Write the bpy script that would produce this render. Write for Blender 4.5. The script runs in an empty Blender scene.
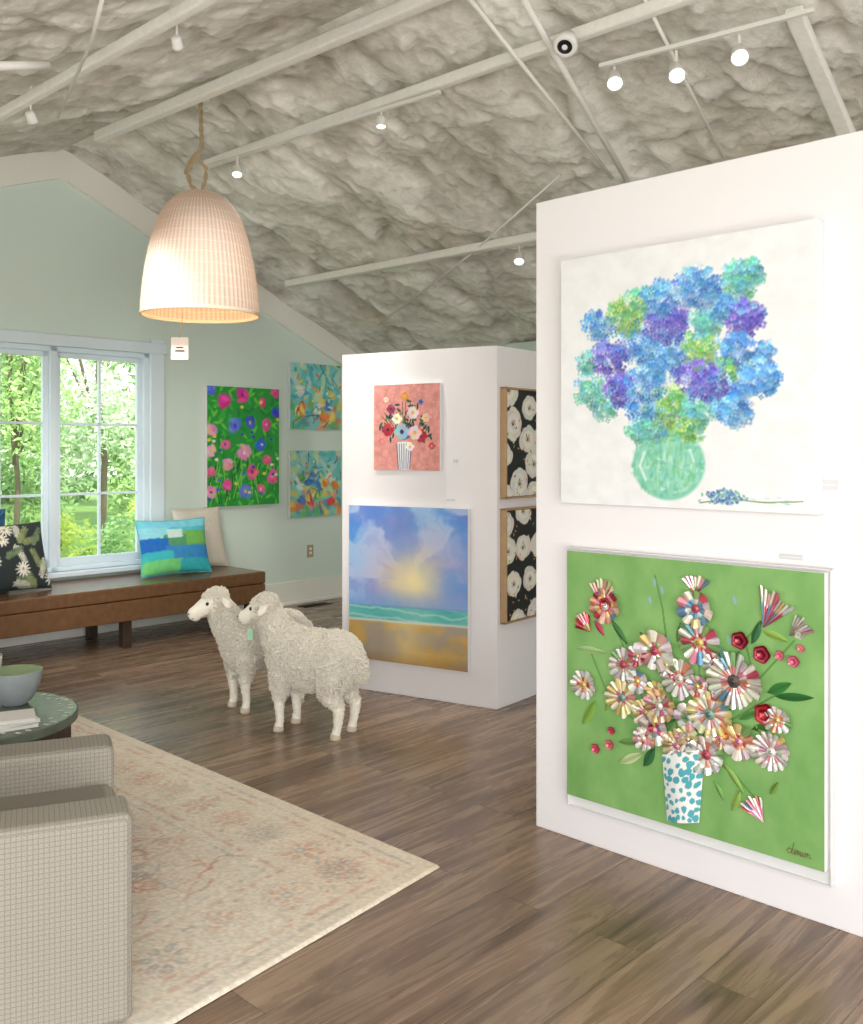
import bpy, bmesh, math, random
import numpy as np
from mathutils import Vector, Matrix, noise, Quaternion
S=bpy.context.scene
COL=S.collection
random.seed(7)
rng=np.random.default_rng(11)
CH=1.48; F=950.0; CX=431.5; HY=449.0
U=Vector((-.723,.690,0)).normalized(); V=Vector((.690,.723,0)).normalized()
RM=Matrix(((V.x,U.x,0,0),(V.y,U.y,0,0),(0,0,1,0),(0,0,0,1)))   # room (v,u,z) to world
UW=7.217; RV=3.36; RZ=3.776; SR=.443; SL=.36; VR=6.55; VL=-1.5; UB=-4.0
def roof(v): return RZ-SR*(v-RV) if v>RV else RZ-SL*(RV-v)
def lin(c):
    c=np.asarray(c,float)
    return np.where(c<=.04045,c/12.92,((np.clip(c,0,None)+.055)/1.055)**2.4)
def C8(*c): return np.array(c,float)/255
# ---------------------------------------------------------------- materials
def newmat(name):
    m=bpy.data.materials.new(name); m.use_nodes=True
    nt=m.node_tree; b=nt.nodes['Principled BSDF']
    return m,nt,b
def N(nt,t,**k):
    n=nt.nodes.new(t)
    for a,v in k.items(): setattr(n,a,v)
    return n
def plain(name,c,rough=.6,metal=0,bump=0,bscale=40,var=0,spec=.4,coord='Object',emit=None,es=0):
    m,nt,b=newmat(name); L=nt.links
    col=[float(x) for x in lin(C8(*c))]
    b.inputs['Base Color'].default_value=(*col,1)
    b.inputs['Roughness'].default_value=rough; b.inputs['Metallic'].default_value=metal
    b.inputs['Specular IOR Level'].default_value=spec
    tc=N(nt,'ShaderNodeTexCoord')
    nz=N(nt,'ShaderNodeTexNoise'); nz.inputs['Scale'].default_value=bscale; nz.inputs['Detail'].default_value=6
    L.new(tc.outputs[coord],nz.inputs['Vector'])
    mx=N(nt,'ShaderNodeMix',data_type='RGBA'); mx.inputs[6].default_value=(*[x*(1-var) for x in col],1); mx.inputs[7].default_value=(*[min(1,x*(1+var)) for x in col],1)
    L.new(nz.outputs['Fac'],mx.inputs[0]); L.new(mx.outputs[2],b.inputs['Base Color'])
    if bump:
        bp=N(nt,'ShaderNodeBump'); bp.inputs['Strength'].default_value=bump; bp.inputs['Distance'].default_value=.01
        L.new(nz.outputs['Fac'],bp.inputs['Height']); L.new(bp.outputs['Normal'],b.inputs['Normal'])
    if emit is not None:
        b.inputs['Emission Color'].default_value=(*[float(x) for x in lin(C8(*emit))],1); b.inputs['Emission Strength'].default_value=es
    return m
def vmat(name,rough=.55,metal=0,bump=0,bscale=200,spec=.35,dist=.005):
    m,nt,b=newmat(name); L=nt.links
    a=N(nt,'ShaderNodeAttribute',attribute_name='Col')
    L.new(a.outputs['Color'],b.inputs['Base Color'])
    b.inputs['Roughness'].default_value=rough; b.inputs['Metallic'].default_value=metal; b.inputs['Specular IOR Level'].default_value=spec
    if bump:
        tc=N(nt,'ShaderNodeTexCoord'); nz=N(nt,'ShaderNodeTexNoise'); nz.inputs['Scale'].default_value=bscale; nz.inputs['Detail'].default_value=6; nz.inputs['Roughness'].default_value=.68
        L.new(tc.outputs['Object'],nz.inputs['Vector'])
        bp=N(nt,'ShaderNodeBump'); bp.inputs['Strength'].default_value=bump; bp.inputs['Distance'].default_value=dist
        L.new(nz.outputs['Fac'],bp.inputs['Height']); L.new(bp.outputs['Normal'],b.inputs['Normal'])
    return m
M={}
M['paint']=vmat('paint',.5,bump=.2,bscale=120)
M['foil']=vmat('foil_paper',.3,metal=.45,spec=.7)
M['leafpaper']=vmat('leaf_paper',.5)
M['fabricprint']=vmat('printed_fabric',.85,bump=.3,bscale=400)
M['rug']=vmat('rug_wool',.95,bump=.5,bscale=350,spec=.1)
M['foam']=vmat('spray_foam',.9,bump=.75,bscale=32,spec=.15,dist=.016)
M['leaf']=vmat('tree_leaves',.6)
M['mint']=plain('mint_wall',(219,234,225),.8,bump=.05,bscale=150,var=.02)
M['white']=plain('white_wall',(240,237,239),.75,bump=.04,bscale=200,var=.01)
M['trim']=plain('cream_trim',(240,240,232),.5,var=.01)
M['winwhite']=plain('window_white',(226,240,248),.4,var=.01)  # cool daylight tint put into the white frame colour
M['beam']=plain('painted_beam',(240,238,232),.7,bump=.5,bscale=30,var=.10)
M['pipe']=plain('painted_pipe',(232,230,224),.5,var=.05)
M['lampwhite']=plain('lamp_white',(232,231,226),.4)
M['glow']=plain('lamp_glow',(255,250,240),.4,emit=(255,248,232),es=16)
M['bulb']=plain('bulb_glow',(255,200,120),.4,emit=(255,190,110),es=8)
M['black']=plain('black_plastic',(22,22,24),.5)
M['leather']=plain('brown_leather',(108,77,50),.24,bump=.2,bscale=18,var=.4,spec=.6)
M['darkwood']=plain('dark_wood',(58,44,34),.5,bump=.2,bscale=50,var=.2)
M['canvasedge']=plain('canvas_edge',(226,226,226),.7,bump=.2,bscale=300)
M['frameoak']=plain('light_oak_frame',(184,150,110),.5,var=.15,bscale=30)
M['wool']=plain('sheep_wool',(250,244,230),1.0,bump=.2,bscale=200,var=.04,spec=.05)
M['hoof']=plain('sheep_hoof',(204,192,170),.7)
M['jute']=plain('jute_rope',(180,162,128),.9,bump=.6,bscale=200,var=.2)
M['paper']=plain('white_paper',(228,226,222),.6)
M['tagclear']=plain('clear_tag',(210,210,214),.3)
M['eye']=plain('dark_eye',(20,16,14),.15,spec=.6)
M['minttag']=plain('mint_tag',(170,215,180),.6)
M['tabletop']=plain('grey_green_lacquer',(92,102,90),.24,var=.3,bscale=22,spec=.4)
M['inlay']=plain('bone_inlay',(222,221,212),.4)
M['bowlgrey']=plain('grey_glaze',(146,152,154),.3,var=.15,bscale=20,spec=.5)
M['bowlgreen']=plain('green_glaze',(140,158,120),.3,var=.1)
M['bark']=plain('bark',(116,104,86),.9,bump=.5,bscale=20,var=.2)
M['lawn']=plain('lawn_grass',(136,172,90),.95,bump=.4,bscale=30,var=.15)
M['path']=plain('pale_path',(220,214,208),.9,var=.06)
M['vent']=plain('bronze_vent',(50,42,36),.5,metal=.5)
M['sig']=plain('signature_ink',(120,84,50),.6)
def fabric_grid():
    m,nt,b=newmat('checked_tweed'); L=nt.links
    tc=N(nt,'ShaderNodeTexCoord'); sx=N(nt,'ShaderNodeSeparateXYZ'); L.new(tc.outputs['Object'],sx.inputs[0])
    outs=[]
    for ax in 'XYZ':
        a=N(nt,'ShaderNodeMath',operation='MULTIPLY'); a.inputs[1].default_value=2*math.pi/.0125; L.new(sx.outputs[ax],a.inputs[0])
        s=N(nt,'ShaderNodeMath',operation='SINE'); L.new(a.outputs[0],s.inputs[0])
        g=N(nt,'ShaderNodeMath',operation='GREATER_THAN'); g.inputs[1].default_value=.84; L.new(s.outputs[0],g.inputs[0]); outs.append(g)
    a=N(nt,'ShaderNodeMath',operation='ADD'); L.new(outs[0].outputs[0],a.inputs[0]); L.new(outs[1].outputs[0],a.inputs[1])
    c=N(nt,'ShaderNodeMath',operation='ADD',use_clamp=True); L.new(a.outputs[0],c.inputs[0]); L.new(outs[2].outputs[0],c.inputs[1])
    nz=N(nt,'ShaderNodeTexNoise'); nz.inputs['Scale'].default_value=330; nz.inputs['Detail'].default_value=4; L.new(tc.outputs['Object'],nz.inputs['Vector'])
    mu=N(nt,'ShaderNodeMath',operation='MULTIPLY'); L.new(c.outputs[0],mu.inputs[0]); mu.inputs[1].default_value=.5
    mx=N(nt,'ShaderNodeMix',data_type='RGBA'); mx.inputs[6].default_value=(*lin(C8(168,162,151)),1); mx.inputs[7].default_value=(*lin(C8(120,114,106)),1)
    L.new(mu.outputs[0],mx.inputs[0])
    m2=N(nt,'ShaderNodeMix',data_type='RGBA',blend_type='MULTIPLY'); m2.inputs[0].default_value=.4; L.new(mx.outputs[2],m2.inputs[6])
    rr=N(nt,'ShaderNodeValToRGB'); rr.color_ramp.elements[0].position=.38; rr.color_ramp.elements[0].color=(.5,.5,.5,1); rr.color_ramp.elements[1].position=.6
    L.new(nz.outputs['Fac'],rr.inputs[0]); L.new(rr.outputs[0],m2.inputs[7]); L.new(m2.outputs[2],b.inputs['Base Color'])
    b.inputs['Roughness'].default_value=.95; b.inputs['Specular IOR Level'].default_value=.1
    return m
M['tweed']=fabric_grid()
def floor_mat():
    m,nt,b=newmat('wood_planks'); L=nt.links
    tc=N(nt,'ShaderNodeTexCoord')
    br=N(nt,'ShaderNodeTexBrick'); br.offset=.37; br.inputs['Scale'].default_value=1; br.inputs['Brick Width'].default_value=1.5; br.inputs['Row Height'].default_value=.185
    br.inputs['Mortar Size'].default_value=.0014; br.inputs['Mortar Smooth'].default_value=.1; br.inputs['Bias'].default_value=0
    br.inputs['Color1'].default_value=(0,0,0,1); br.inputs['Color2'].default_value=(1,1,1,1); br.inputs['Mortar'].default_value=(.5,.5,.5,1)
    L.new(tc.outputs['Object'],br.inputs['Vector'])
    ad=N(nt,'ShaderNodeVectorMath',operation='MULTIPLY_ADD'); ad.inputs[1].default_value=(7.3,3.1,5.7)
    L.new(br.outputs['Color'],ad.inputs[0]); L.new(tc.outputs['Object'],ad.inputs[2])
    mp=N(nt,'ShaderNodeMapping'); mp.inputs['Scale'].default_value=(.45,5.5,1); L.new(ad.outputs[0],mp.inputs['Vector'])
    n1=N(nt,'ShaderNodeTexNoise'); n1.inputs['Scale'].default_value=1.8; n1.inputs['Detail'].default_value=8; n1.inputs['Distortion'].default_value=1.8; n1.inputs['Roughness'].default_value=.6
    L.new(mp.outputs[0],n1.inputs['Vector'])
    mp2=N(nt,'ShaderNodeMapping'); mp2.inputs['Scale'].default_value=(2,95,1); L.new(ad.outputs[0],mp2.inputs['Vector'])
    n2=N(nt,'ShaderNodeTexNoise'); n2.inputs['Scale'].default_value=1.6; n2.inputs['Detail'].default_value=5; L.new(mp2.outputs[0],n2.inputs['Vector'])
    ml=N(nt,'ShaderNodeMath',operation='MULTIPLY_ADD'); ml.inputs[1].default_value=.26
    L.new(n2.outputs['Fac'],ml.inputs[0]); m8=N(nt,'ShaderNodeMath',operation='MULTIPLY_ADD'); m8.inputs[1].default_value=.9; m8.inputs[2].default_value=-.08; L.new(n1.outputs['Fac'],m8.inputs[0]); L.new(m8.outputs[0],ml.inputs[2])
    r=N(nt,'ShaderNodeValToRGB'); e=r.color_ramp.elements
    e[0].position=.26; e[0].color=(*lin(C8(76,60,48)),1); e[1].position=.78; e[1].color=(*lin(C8(182,156,130)),1)
    k=e.new(.5); k.color=(*lin(C8(136,112,92)),1); k=e.new(.38); k.color=(*lin(C8(110,89,73)),1)
    L.new(ml.outputs[0],r.inputs[0])
    hs=N(nt,'ShaderNodeHueSaturation'); L.new(r.outputs[0],hs.inputs['Color'])
    mr=N(nt,'ShaderNodeMapRange'); mr.inputs[3].default_value=.80; mr.inputs[4].default_value=1.14; L.new(br.outputs['Color'],mr.inputs[0]); L.new(mr.outputs[0],hs.inputs['Value'])
    mx=N(nt,'ShaderNodeMix',data_type='RGBA'); mx.inputs[7].default_value=(*lin(C8(66,53,44)),1)
    L.new(br.outputs['Fac'],mx.inputs[0]); L.new(hs.outputs[0],mx.inputs[6]); L.new(mx.outputs[2],b.inputs['Base Color'])
    rm=N(nt,'ShaderNodeMapRange'); rm.inputs[3].default_value=.20; rm.inputs[4].default_value=.34; L.new(n1.outputs['Fac'],rm.inputs[0]); L.new(rm.outputs[0],b.inputs['Roughness'])
    b.inputs['Specular IOR Level'].default_value=.5
    bp=N(nt,'ShaderNodeBump'); bp.inputs['Strength'].default_value=.08; bp.inputs['Distance'].default_value=.003
    L.new(ml.outputs[0],bp.inputs['Height']); L.new(bp.outputs['Normal'],b.inputs['Normal'])
    return m
M['floor']=floor_mat()
def glass_mat():
    m=bpy.data.materials.new('window_glass'); m.use_nodes=True; nt=m.node_tree; nt.nodes.clear()
    o=N(nt,'ShaderNodeOutputMaterial'); t=N(nt,'ShaderNodeBsdfTransparent'); g=N(nt,'ShaderNodeBsdfGlossy'); g.inputs['Roughness'].default_value=.02
    x=N(nt,'ShaderNodeMixShader'); x.inputs[0].default_value=.06
    nt.links.new(t.outputs[0],x.inputs[1]); nt.links.new(g.outputs[0],x.inputs[2]); nt.links.new(x.outputs[0],o.inputs[0]); return m
M['glass']=glass_mat()
def wicker_mat():
    m,nt,b=newmat('woven_wicker'); L=nt.links
    a=N(nt,'ShaderNodeAttribute',attribute_name='Col'); L.new(a.outputs['Color'],b.inputs['Base Color']); b.inputs['Roughness'].default_value=.8
    tr=N(nt,'ShaderNodeBsdfTranslucent'); tr.inputs['Color'].default_value=(*lin(C8(250,228,205)),1)
    ms=N(nt,'ShaderNodeMixShader'); ms.inputs[0].default_value=.12
    out=nt.nodes['Material Output']; L.new(b.outputs[0],ms.inputs[1]); L.new(tr.outputs[0],ms.inputs[2]); L.new(ms.outputs[0],out.inputs[0]); return m
M['wicker']=wicker_mat()
# ---------------------------------------------------------------- mesh helpers
class MB:
    def __init__(s): s.v=[]; s.f=[]; s.c=[]
    def add(s,vs,fs,col=None):
        o=len(s.v); s.v+= [tuple(v) for v in vs]; s.f+=[tuple(i+o for i in f) for f in fs]
        if col is not None:
            if isinstance(col,list): s.c+=col
            else: s.c+=[tuple(col)]*len(vs)
        return s
    def box(s,x0,x1,y0,y1,z0,z1,col=None):
        vs=[(x0,y0,z0),(x1,y0,z0),(x1,y1,z0),(x0,y1,z0),(x0,y0,z1),(x1,y0,z1),(x1,y1,z1),(x0,y1,z1)]
        return s.add(vs,[(3,2,1,0),(4,5,6,7),(0,1,5,4),(1,2,6,5),(2,3,7,6),(3,0,4,7)],col)
    def prism(s,poly,y0,y1):
        n=len(poly); vs=[(x,y0,z) for x,z in poly]+[(x,y1,z) for x,z in poly]
        fs=[tuple(range(n)),tuple(range(2*n-1,n-1,-1))]+[(i,i+n,(i+1)%n+n,(i+1)%n) for i in range(n)]
        return s.add(vs,fs)
    def tube(s,pts,r,n=8,col=None,cap=True):
        pts=[Vector(p) for p in pts]; rs=r if isinstance(r,(list,tuple)) else [r]*len(pts)
        up=None; vs=[]
        for i,p in enumerate(pts):
            d=(pts[min(i+1,len(pts)-1)]-pts[max(i-1,0)]).normalized()
            if up is None: up=Vector((0,0,1)) if abs(d.z)<.9 else Vector((1,0,0))
            a=d.cross(up)
            if a.length<1e-4: a=d.orthogonal()
            a.normalize(); b=d.cross(a).normalized()
            for k in range(n):
                t=2*math.pi*k/n; vs.append(p+(a*math.cos(t)+b*math.sin(t))*rs[i])
        fs=[]
        for i in range(len(pts)-1):
            for k in range(n): fs.append((i*n+k,(i+1)*n+k,(i+1)*n+(k+1)%n,i*n+(k+1)%n))
        if cap: fs+=[tuple(range(n)),tuple(range(len(pts)*n-1,(len(pts)-1)*n-1,-1))]
        return s.add(vs,fs,col)
    def lathe(s,prof,n=32,c=(0,0),rmod=None,col=None,cfun=None):
        vs=[];cs=[]
        for j,(r,z) in enumerate(prof):
            for k in range(n):
                t=2*math.pi*k/n; rr=r+(rmod(j,k,r) if rmod else 0)
                vs.append((c[0]+rr*math.cos(t),c[1]+rr*math.sin(t),z))
                if cfun: cs.append(tuple(cfun(j,k)))
        fs=[]
        for j in range(len(prof)-1):
            for k in range(n): fs.append((j*n+k,j*n+(k+1)%n,(j+1)*n+(k+1)%n,(j+1)*n+k))
        return s.add(vs,fs,cs if cfun else col)
    def ell(s,c,r,rot=None,n=20,m=12,col=None):
        vs=[]; c=Vector(c)
        for j in range(m+1):
            a=math.pi*j/m
            for k in range(n):
                t=2*math.pi*k/n; p=Vector((r[0]*math.sin(a)*math.cos(t),r[1]*math.sin(a)*math.sin(t),r[2]*math.cos(a)))
                if rot is not None: p=rot@p
                vs.append(c+p)
        fs=[(j*n+k,(j+1)*n+k,(j+1)*n+(k+1)%n,j*n+(k+1)%n) for j in range(m) for k in range(n)]
        return s.add(vs,fs,col)
    def build(s,name,mat,parent=None,mat4=None,smooth=False,bevel=0,seg=2):
        me=bpy.data.meshes.new(name); me.from_pydata(s.v,[],s.f); me.update()
        if s.c and len(s.c)==len(s.v):
            a=me.color_attributes.new('Col','FLOAT_COLOR','POINT'); c=np.ones((len(s.v),4)); c[:,:3]=lin(np.array(s.c)); a.data.foreach_set('color',c.ravel())
        return link(name,me,mat,parent,mat4,smooth,bevel,seg)
def link(name,me,mat,parent=None,mat4=None,smooth=False,bevel=0,seg=2):
    if smooth: me.polygons.foreach_set('use_smooth',[True]*len(me.polygons))
    o=bpy.data.objects.new(name,me); COL.objects.link(o)
    me.materials.append(mat)
    if parent: o.parent=parent
    if mat4 is not None:
        if parent: o.matrix_local=mat4
        else: o.matrix_world=mat4
    if bevel:
        b=o.modifiers.new('b','BEVEL'); b.width=bevel; b.segments=seg; b.limit_method='ANGLE'; b.angle_limit=math.radians(40)
        me.polygons.foreach_set('use_smooth',[True]*len(me.polygons))
        w=o.modifiers.new('w','WEIGHTED_NORMAL'); w.keep_sharp=True
    return o
def gridmesh(name,grids,mat,parent=None,mat4=None,smooth=True,flip=False):
    vs=[];fs=[];cs=[];o=0
    for Vx,Cx in grids:
        H,W=Vx.shape[:2]; vs.append(Vx.reshape(-1,3))
        idx=np.arange(H*W).reshape(H,W)+o
        q=np.stack([idx[:-1,:-1],idx[:-1,1:],idx[1:,1:],idx[1:,:-1]],-1).reshape(-1,4)
        if flip: q=q[:,::-1]
        fs.append(q); o+=H*W
        if Cx is not None: cs.append(Cx.reshape(-1,3))
    vs=np.concatenate(vs); fs=np.concatenate(fs)
    me=bpy.data.meshes.new(name)
    me.vertices.add(len(vs)); me.vertices.foreach_set('co',vs.astype(np.float32).ravel())
    me.loops.add(fs.size); me.loops.foreach_set('vertex_index',fs.astype(np.int32).ravel())
    me.polygons.add(len(fs)); me.polygons.foreach_set('loop_start',np.arange(0,fs.size,4,dtype=np.int32))
    me.update(calc_edges=True); me.validate()
    if cs:
        a=me.color_attributes.new('Col','FLOAT_COLOR','POINT'); c=np.ones((len(vs),4)); c[:,:3]=lin(np.clip(np.concatenate(cs),0,1)); a.data.foreach_set('color',c.ravel())
    return link(name,me,mat,parent,mat4,smooth)
def struct(o): o['kind']='structure'; return o
def tag(o,label,cat,group=None):
    o['label']=label; o['category']=cat
    if group: o['group']=group
    return o
def thing(name,label,cat,mat,group=None):
    o=bpy.data.objects.new(name,None); COL.objects.link(o); o.matrix_world=mat; o.empty_display_size=.1
    return tag(o,label,cat,group)
def RT(v,u,z,extra=None):
    m=RM@Matrix.Translation((v,u,z)); return m@extra if extra is not None else m
def frame(o,x,y,z):
    m=Matrix.Identity(4)
    for i in range(3): m[i][0]=x[i]; m[i][1]=y[i]; m[i][2]=z[i]; m[i][3]=o[i]
    return m
class Plane:
    def __init__(s,p,d):
        s.p=Vector((p[0],p[1],0)); s.d=Vector((d[0],d[1],0)).normalized(); s.n=s.d.cross(Vector((0,0,1)))
    def sz(s,px,py):
        r=(px-CX)/F; a=(r*s.p.y-s.p.x)/(s.d.x-r*s.d.y); t=s.p.y+s.d.y*a
        return a,CH+(HY-py)*t/F
    def off(s,o): return Plane(s.p+s.n*o,s.d)
    def M(s,a,z,off=0):
        return frame(s.p+s.d*a+s.n*off+Vector((0,0,z)),s.d,Vector((0,0,1)),s.n)
def ceil_hit(px,py,off=0):
    dx=(px-CX)/F; dz=(HY-py)/F; d=Vector((dx,1,dz)); vc=d.x*V.x+d.y*V.y
    t=0.5
    while t<30:
        p=d*t+Vector((0,0,CH))
        if p.z>roof(vc*t)-off: break
        t+=.01
    return p
def vnoise(H,W,ch,cw,r=rng):
    ch=max(1,int(ch)); cw=max(1,int(cw))
    g=r.random((ch+2,cw+2)); y=np.linspace(0,ch,H); x=np.linspace(0,cw,W)
    yi=np.floor(y).astype(int); xi=np.floor(x).astype(int); fy=y-yi; fx=x-xi
    fy=(fy*fy*(3-2*fy))[:,None]; fx=(fx*fx*(3-2*fx))[None,:]
    a=g[yi][:,xi]; b=g[yi][:,xi+1]; c=g[yi+1][:,xi]; d=g[yi+1][:,xi+1]
    return (a*(1-fx)+b*fx)*(1-fy)+(c*(1-fx)+d*fx)*fy
def fbm(H,W,ch,cw,o=4):
    s=0;a=1;t=0
    for i in range(o): s=s+a*vnoise(H,W,ch*2**i,cw*2**i); t+=a; a*=.5
    return s/t
def warp(A,dy,dx):
    H,W=A.shape; yy,xx=np.mgrid[0:H,0:W]
    return A[np.clip((yy+dy).astype(int),0,H-1),np.clip((xx+dx).astype(int),0,W-1)]
def mix(a,b,t): 
    t=np.clip(t,0,1)
    if np.ndim(t)==2: t=t[...,None]
    return a*(1-t)+b*t
class Paint:
    def __init__(s,w,h,res,bg):
        s.w=w; s.h=h; s.W=int(w*res)+1; s.H=int(h*res)+1; s.res=res
        s.a=np.zeros((s.H,s.W,3))+C8(*bg); s.z=np.zeros((s.H,s.W)); s.map=None; s.k=1
    def dab(s,x,y,rx,ry,ang,col,a=1,soft=.3,hg=0):
        m=.75/s.res; rx=max(rx,m); ry=max(ry,m); R=max(rx,ry)*1.02
        i0=max(0,int((x-R)*s.res)); i1=min(s.W,int((x+R)*s.res)+2); j0=max(0,int((y-R)*s.res)); j1=min(s.H,int((y+R)*s.res)+2)
        if i0>=i1 or j0>=j1: return
        X=np.arange(i0,i1)[None,:]/s.res-x; Y=np.arange(j0,j1)[:,None]/s.res-y
        c,n=math.cos(ang),math.sin(ang)
        d=np.sqrt(((X*c+Y*n)/rx)**2+((-X*n+Y*c)/ry)**2)
        k=np.clip((1-d)/soft,0,1)*a
        s.a[j0:j1,i0:i1]=s.a[j0:j1,i0:i1]*(1-k[...,None])+C8(*col)*k[...,None]
        if hg: s.z[j0:j1,i0:i1]=np.maximum(s.z[j0:j1,i0:i1],k*hg)
    def pd(s,px,py,rx,ry,ang,col,a=1,soft=.3,hg=0):
        x,y=s.map(px,py); s.dab(x,y,rx*s.k,ry*s.k,ang,col,a,soft,hg)
    def line(s,pts,w,col,a=1,w2=None,px=True):
        if px: pts=[s.map(*p) for p in pts]; w=w*s.k; w2=None if w2 is None else w2*s.k
        w2=w if w2 is None else w2; tot=len(pts)-1
        for i in range(tot):
            (x0,y0),(x1,y1)=pts[i],pts[i+1]; L=math.hypot(x1-x0,y1-y0); n=max(2,int(L/(max(min(w,w2),.8/s.res)*.6)))
            for q in range(n+1):
                t=q/n; g=(i+t)/tot; s.dab(x0+(x1-x0)*t,y0+(y1-y0)*t,w*(1-g)+w2*g,w*(1-g)+w2*g,0,col,a,.5)
def jit(c,k=14): return tuple(min(255,max(0,x+random.uniform(-k,k))) for x in c)
# pxb = (x_left, y_top_left, y_bottom_left, x_right, y_top_right, y_bottom_right) of the front face
def artwork(pl,name,label,cat,pxb,th,fn,res,bg,edge,group=None,off=.004,width=None):
    fp=pl.off(off+th)
    s0,za=fp.sz(pxb[0],pxb[1]); _,zb=fp.sz(pxb[0],pxb[2])
    if width: s1=s0+width; z1,z0=za,zb
    else:
        s1,zc=fp.sz(pxb[3],pxb[4]); _,zd=fp.sz(pxb[3],pxb[5]); z1=(za+zc)/2; z0=(zb+zd)/2
    w=s1-s0;h=z1-z0; root=thing(name,label,cat,pl.M((s0+s1)/2,z0,off),group)
    P=Paint(w,h,res,bg)
    def mp(px,py):
        a,z=fp.sz(px,py); return a-s0,z-z0
    P.map=mp; cen=fp.p+fp.d*(s0+s1)/2; P.k=cen.y/F; P.s0=s0; P.z0=z0; P.fp=fp
    fn(P)
    MB().box(-w/2,w/2,0,h,0,th).build('canvas',edge,root,bevel=.002)
    X,Y=np.meshgrid(np.linspace(-w/2+.001,w/2-.001,P.W),np.linspace(.001,h-.001,P.H))
    Z=th+.0012+P.z
    gridmesh('painted_surface',[(np.stack([X,Y,Z],-1),P.a)],M['paint'],root)
    return root,P
# ---------------------------------------------------------------- room shell
fl=MB().box(VL-2,VR+.2,UB-2,UW+.1,-.1,0).build('floor',M['floor'],mat4=RM); struct(fl)
W0,W1,WZ0,WZ1=2.5,4.14,.52,2.28
def rf(v): return roof(v)+.21
b=MB()
b.prism([(VL,0),(W0,0),(W0,rf(W0)),(VL,rf(VL))],UW,UW+.16)
b.prism([(W1,0),(VR+.2,0),(VR+.2,rf(VR+.2)),(W1,rf(W1))],UW,UW+.16)
b.prism([(W0,0),(W1,0),(W1,WZ0),(W0,WZ0)],UW,UW+.16)
b.prism([(W0,WZ1),(W1,WZ1),(W1,rf(W1)),(RV,rf(RV)),(W0,rf(W0))],UW,UW+.16)
struct(b.build('wall_back',M['mint'],mat4=RM))
struct(MB().box(VR,VR+.16,UB,UW,0,roof(VR)+.05).build('wall_right',M['mint'],mat4=RM))
b=MB(); rw=.175; rt_=.16
b.prism([(RV,RZ+rt_),(VR,roof(VR)+rt_),(VR,roof(VR)-.01-rw),(RV,RZ-.01-rw)],UW-.045,UW)
b.prism([(VL,roof(VL)+rt_),(RV,RZ+rt_),(RV,RZ-.01-rw),(VL,roof(VL)-.01-rw)],UW-.045,UW)
struct(b.build('trim_1',M['trim'],mat4=RM))
b=MB(); b.box(W1+.6,VR,UW-.02,UW,0,.22); b.box(W1+.6,VR,UW-.035,UW,0,.03); b.box(VL,W1+.6,UW-.02,UW,0,.22)
struct(b.build('baseboard_back',M['trim'],mat4=RM,bevel=.004))
def slope(v0,v1):
    W=int((v1-v0)/.014); H=int((UW-UB)/.016)
    v=np.linspace(v0,v1,W); u=np.linspace(UB,UW,H); X,Y=np.meshgrid(v,u)
    Z=np.where(X>RV,RZ-SR*(X-RV),RZ-SL*(RV-X))
    L=v1-v0; LU=UW-UB
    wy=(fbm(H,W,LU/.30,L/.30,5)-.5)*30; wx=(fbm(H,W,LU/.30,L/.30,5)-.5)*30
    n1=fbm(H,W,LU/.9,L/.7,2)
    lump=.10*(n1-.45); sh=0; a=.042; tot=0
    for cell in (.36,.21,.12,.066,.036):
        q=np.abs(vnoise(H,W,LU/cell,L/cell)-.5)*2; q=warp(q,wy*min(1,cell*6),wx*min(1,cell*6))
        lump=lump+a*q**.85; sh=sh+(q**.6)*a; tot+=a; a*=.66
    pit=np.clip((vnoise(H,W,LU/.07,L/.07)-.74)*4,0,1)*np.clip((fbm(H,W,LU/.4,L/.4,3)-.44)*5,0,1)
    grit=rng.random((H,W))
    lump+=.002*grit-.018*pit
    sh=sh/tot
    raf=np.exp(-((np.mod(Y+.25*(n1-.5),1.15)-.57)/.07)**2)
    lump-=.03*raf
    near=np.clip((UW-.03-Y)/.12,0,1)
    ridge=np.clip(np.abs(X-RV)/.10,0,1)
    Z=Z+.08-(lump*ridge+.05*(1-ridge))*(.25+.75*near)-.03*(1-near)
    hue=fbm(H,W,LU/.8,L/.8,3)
    c=mix(C8(168,162,150)+0*X[...,None],C8(254,252,246)+0*X[...,None],np.clip(sh*1.4-.02-.15*raf-.5*pit+.12*(grit-.5),0,1)); c=c*(1-.10*(hue[...,None]-.5));  # creases, rafter lines and pits painted darker, shade put into the foam colour
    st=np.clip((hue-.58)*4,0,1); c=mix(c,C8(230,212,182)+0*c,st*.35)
    return np.stack([X,Y,Z],-1),c
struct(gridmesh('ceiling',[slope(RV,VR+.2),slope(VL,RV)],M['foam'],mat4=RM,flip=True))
b=MB(); b.prism([(RV,RZ+.22),(VR+.3,roof(VR+.3)+.22),(VR+.3,roof(VR+.3)+.3),(RV,RZ+.3)],UB,UW+.3)
b.prism([(VL,roof(VL)+.22),(RV,RZ+.22),(RV,RZ+.3),(VL,roof(VL)+.3)],UB,UW+.3)
struct(b.build('trim_2',M['beam'],mat4=RM))
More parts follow.
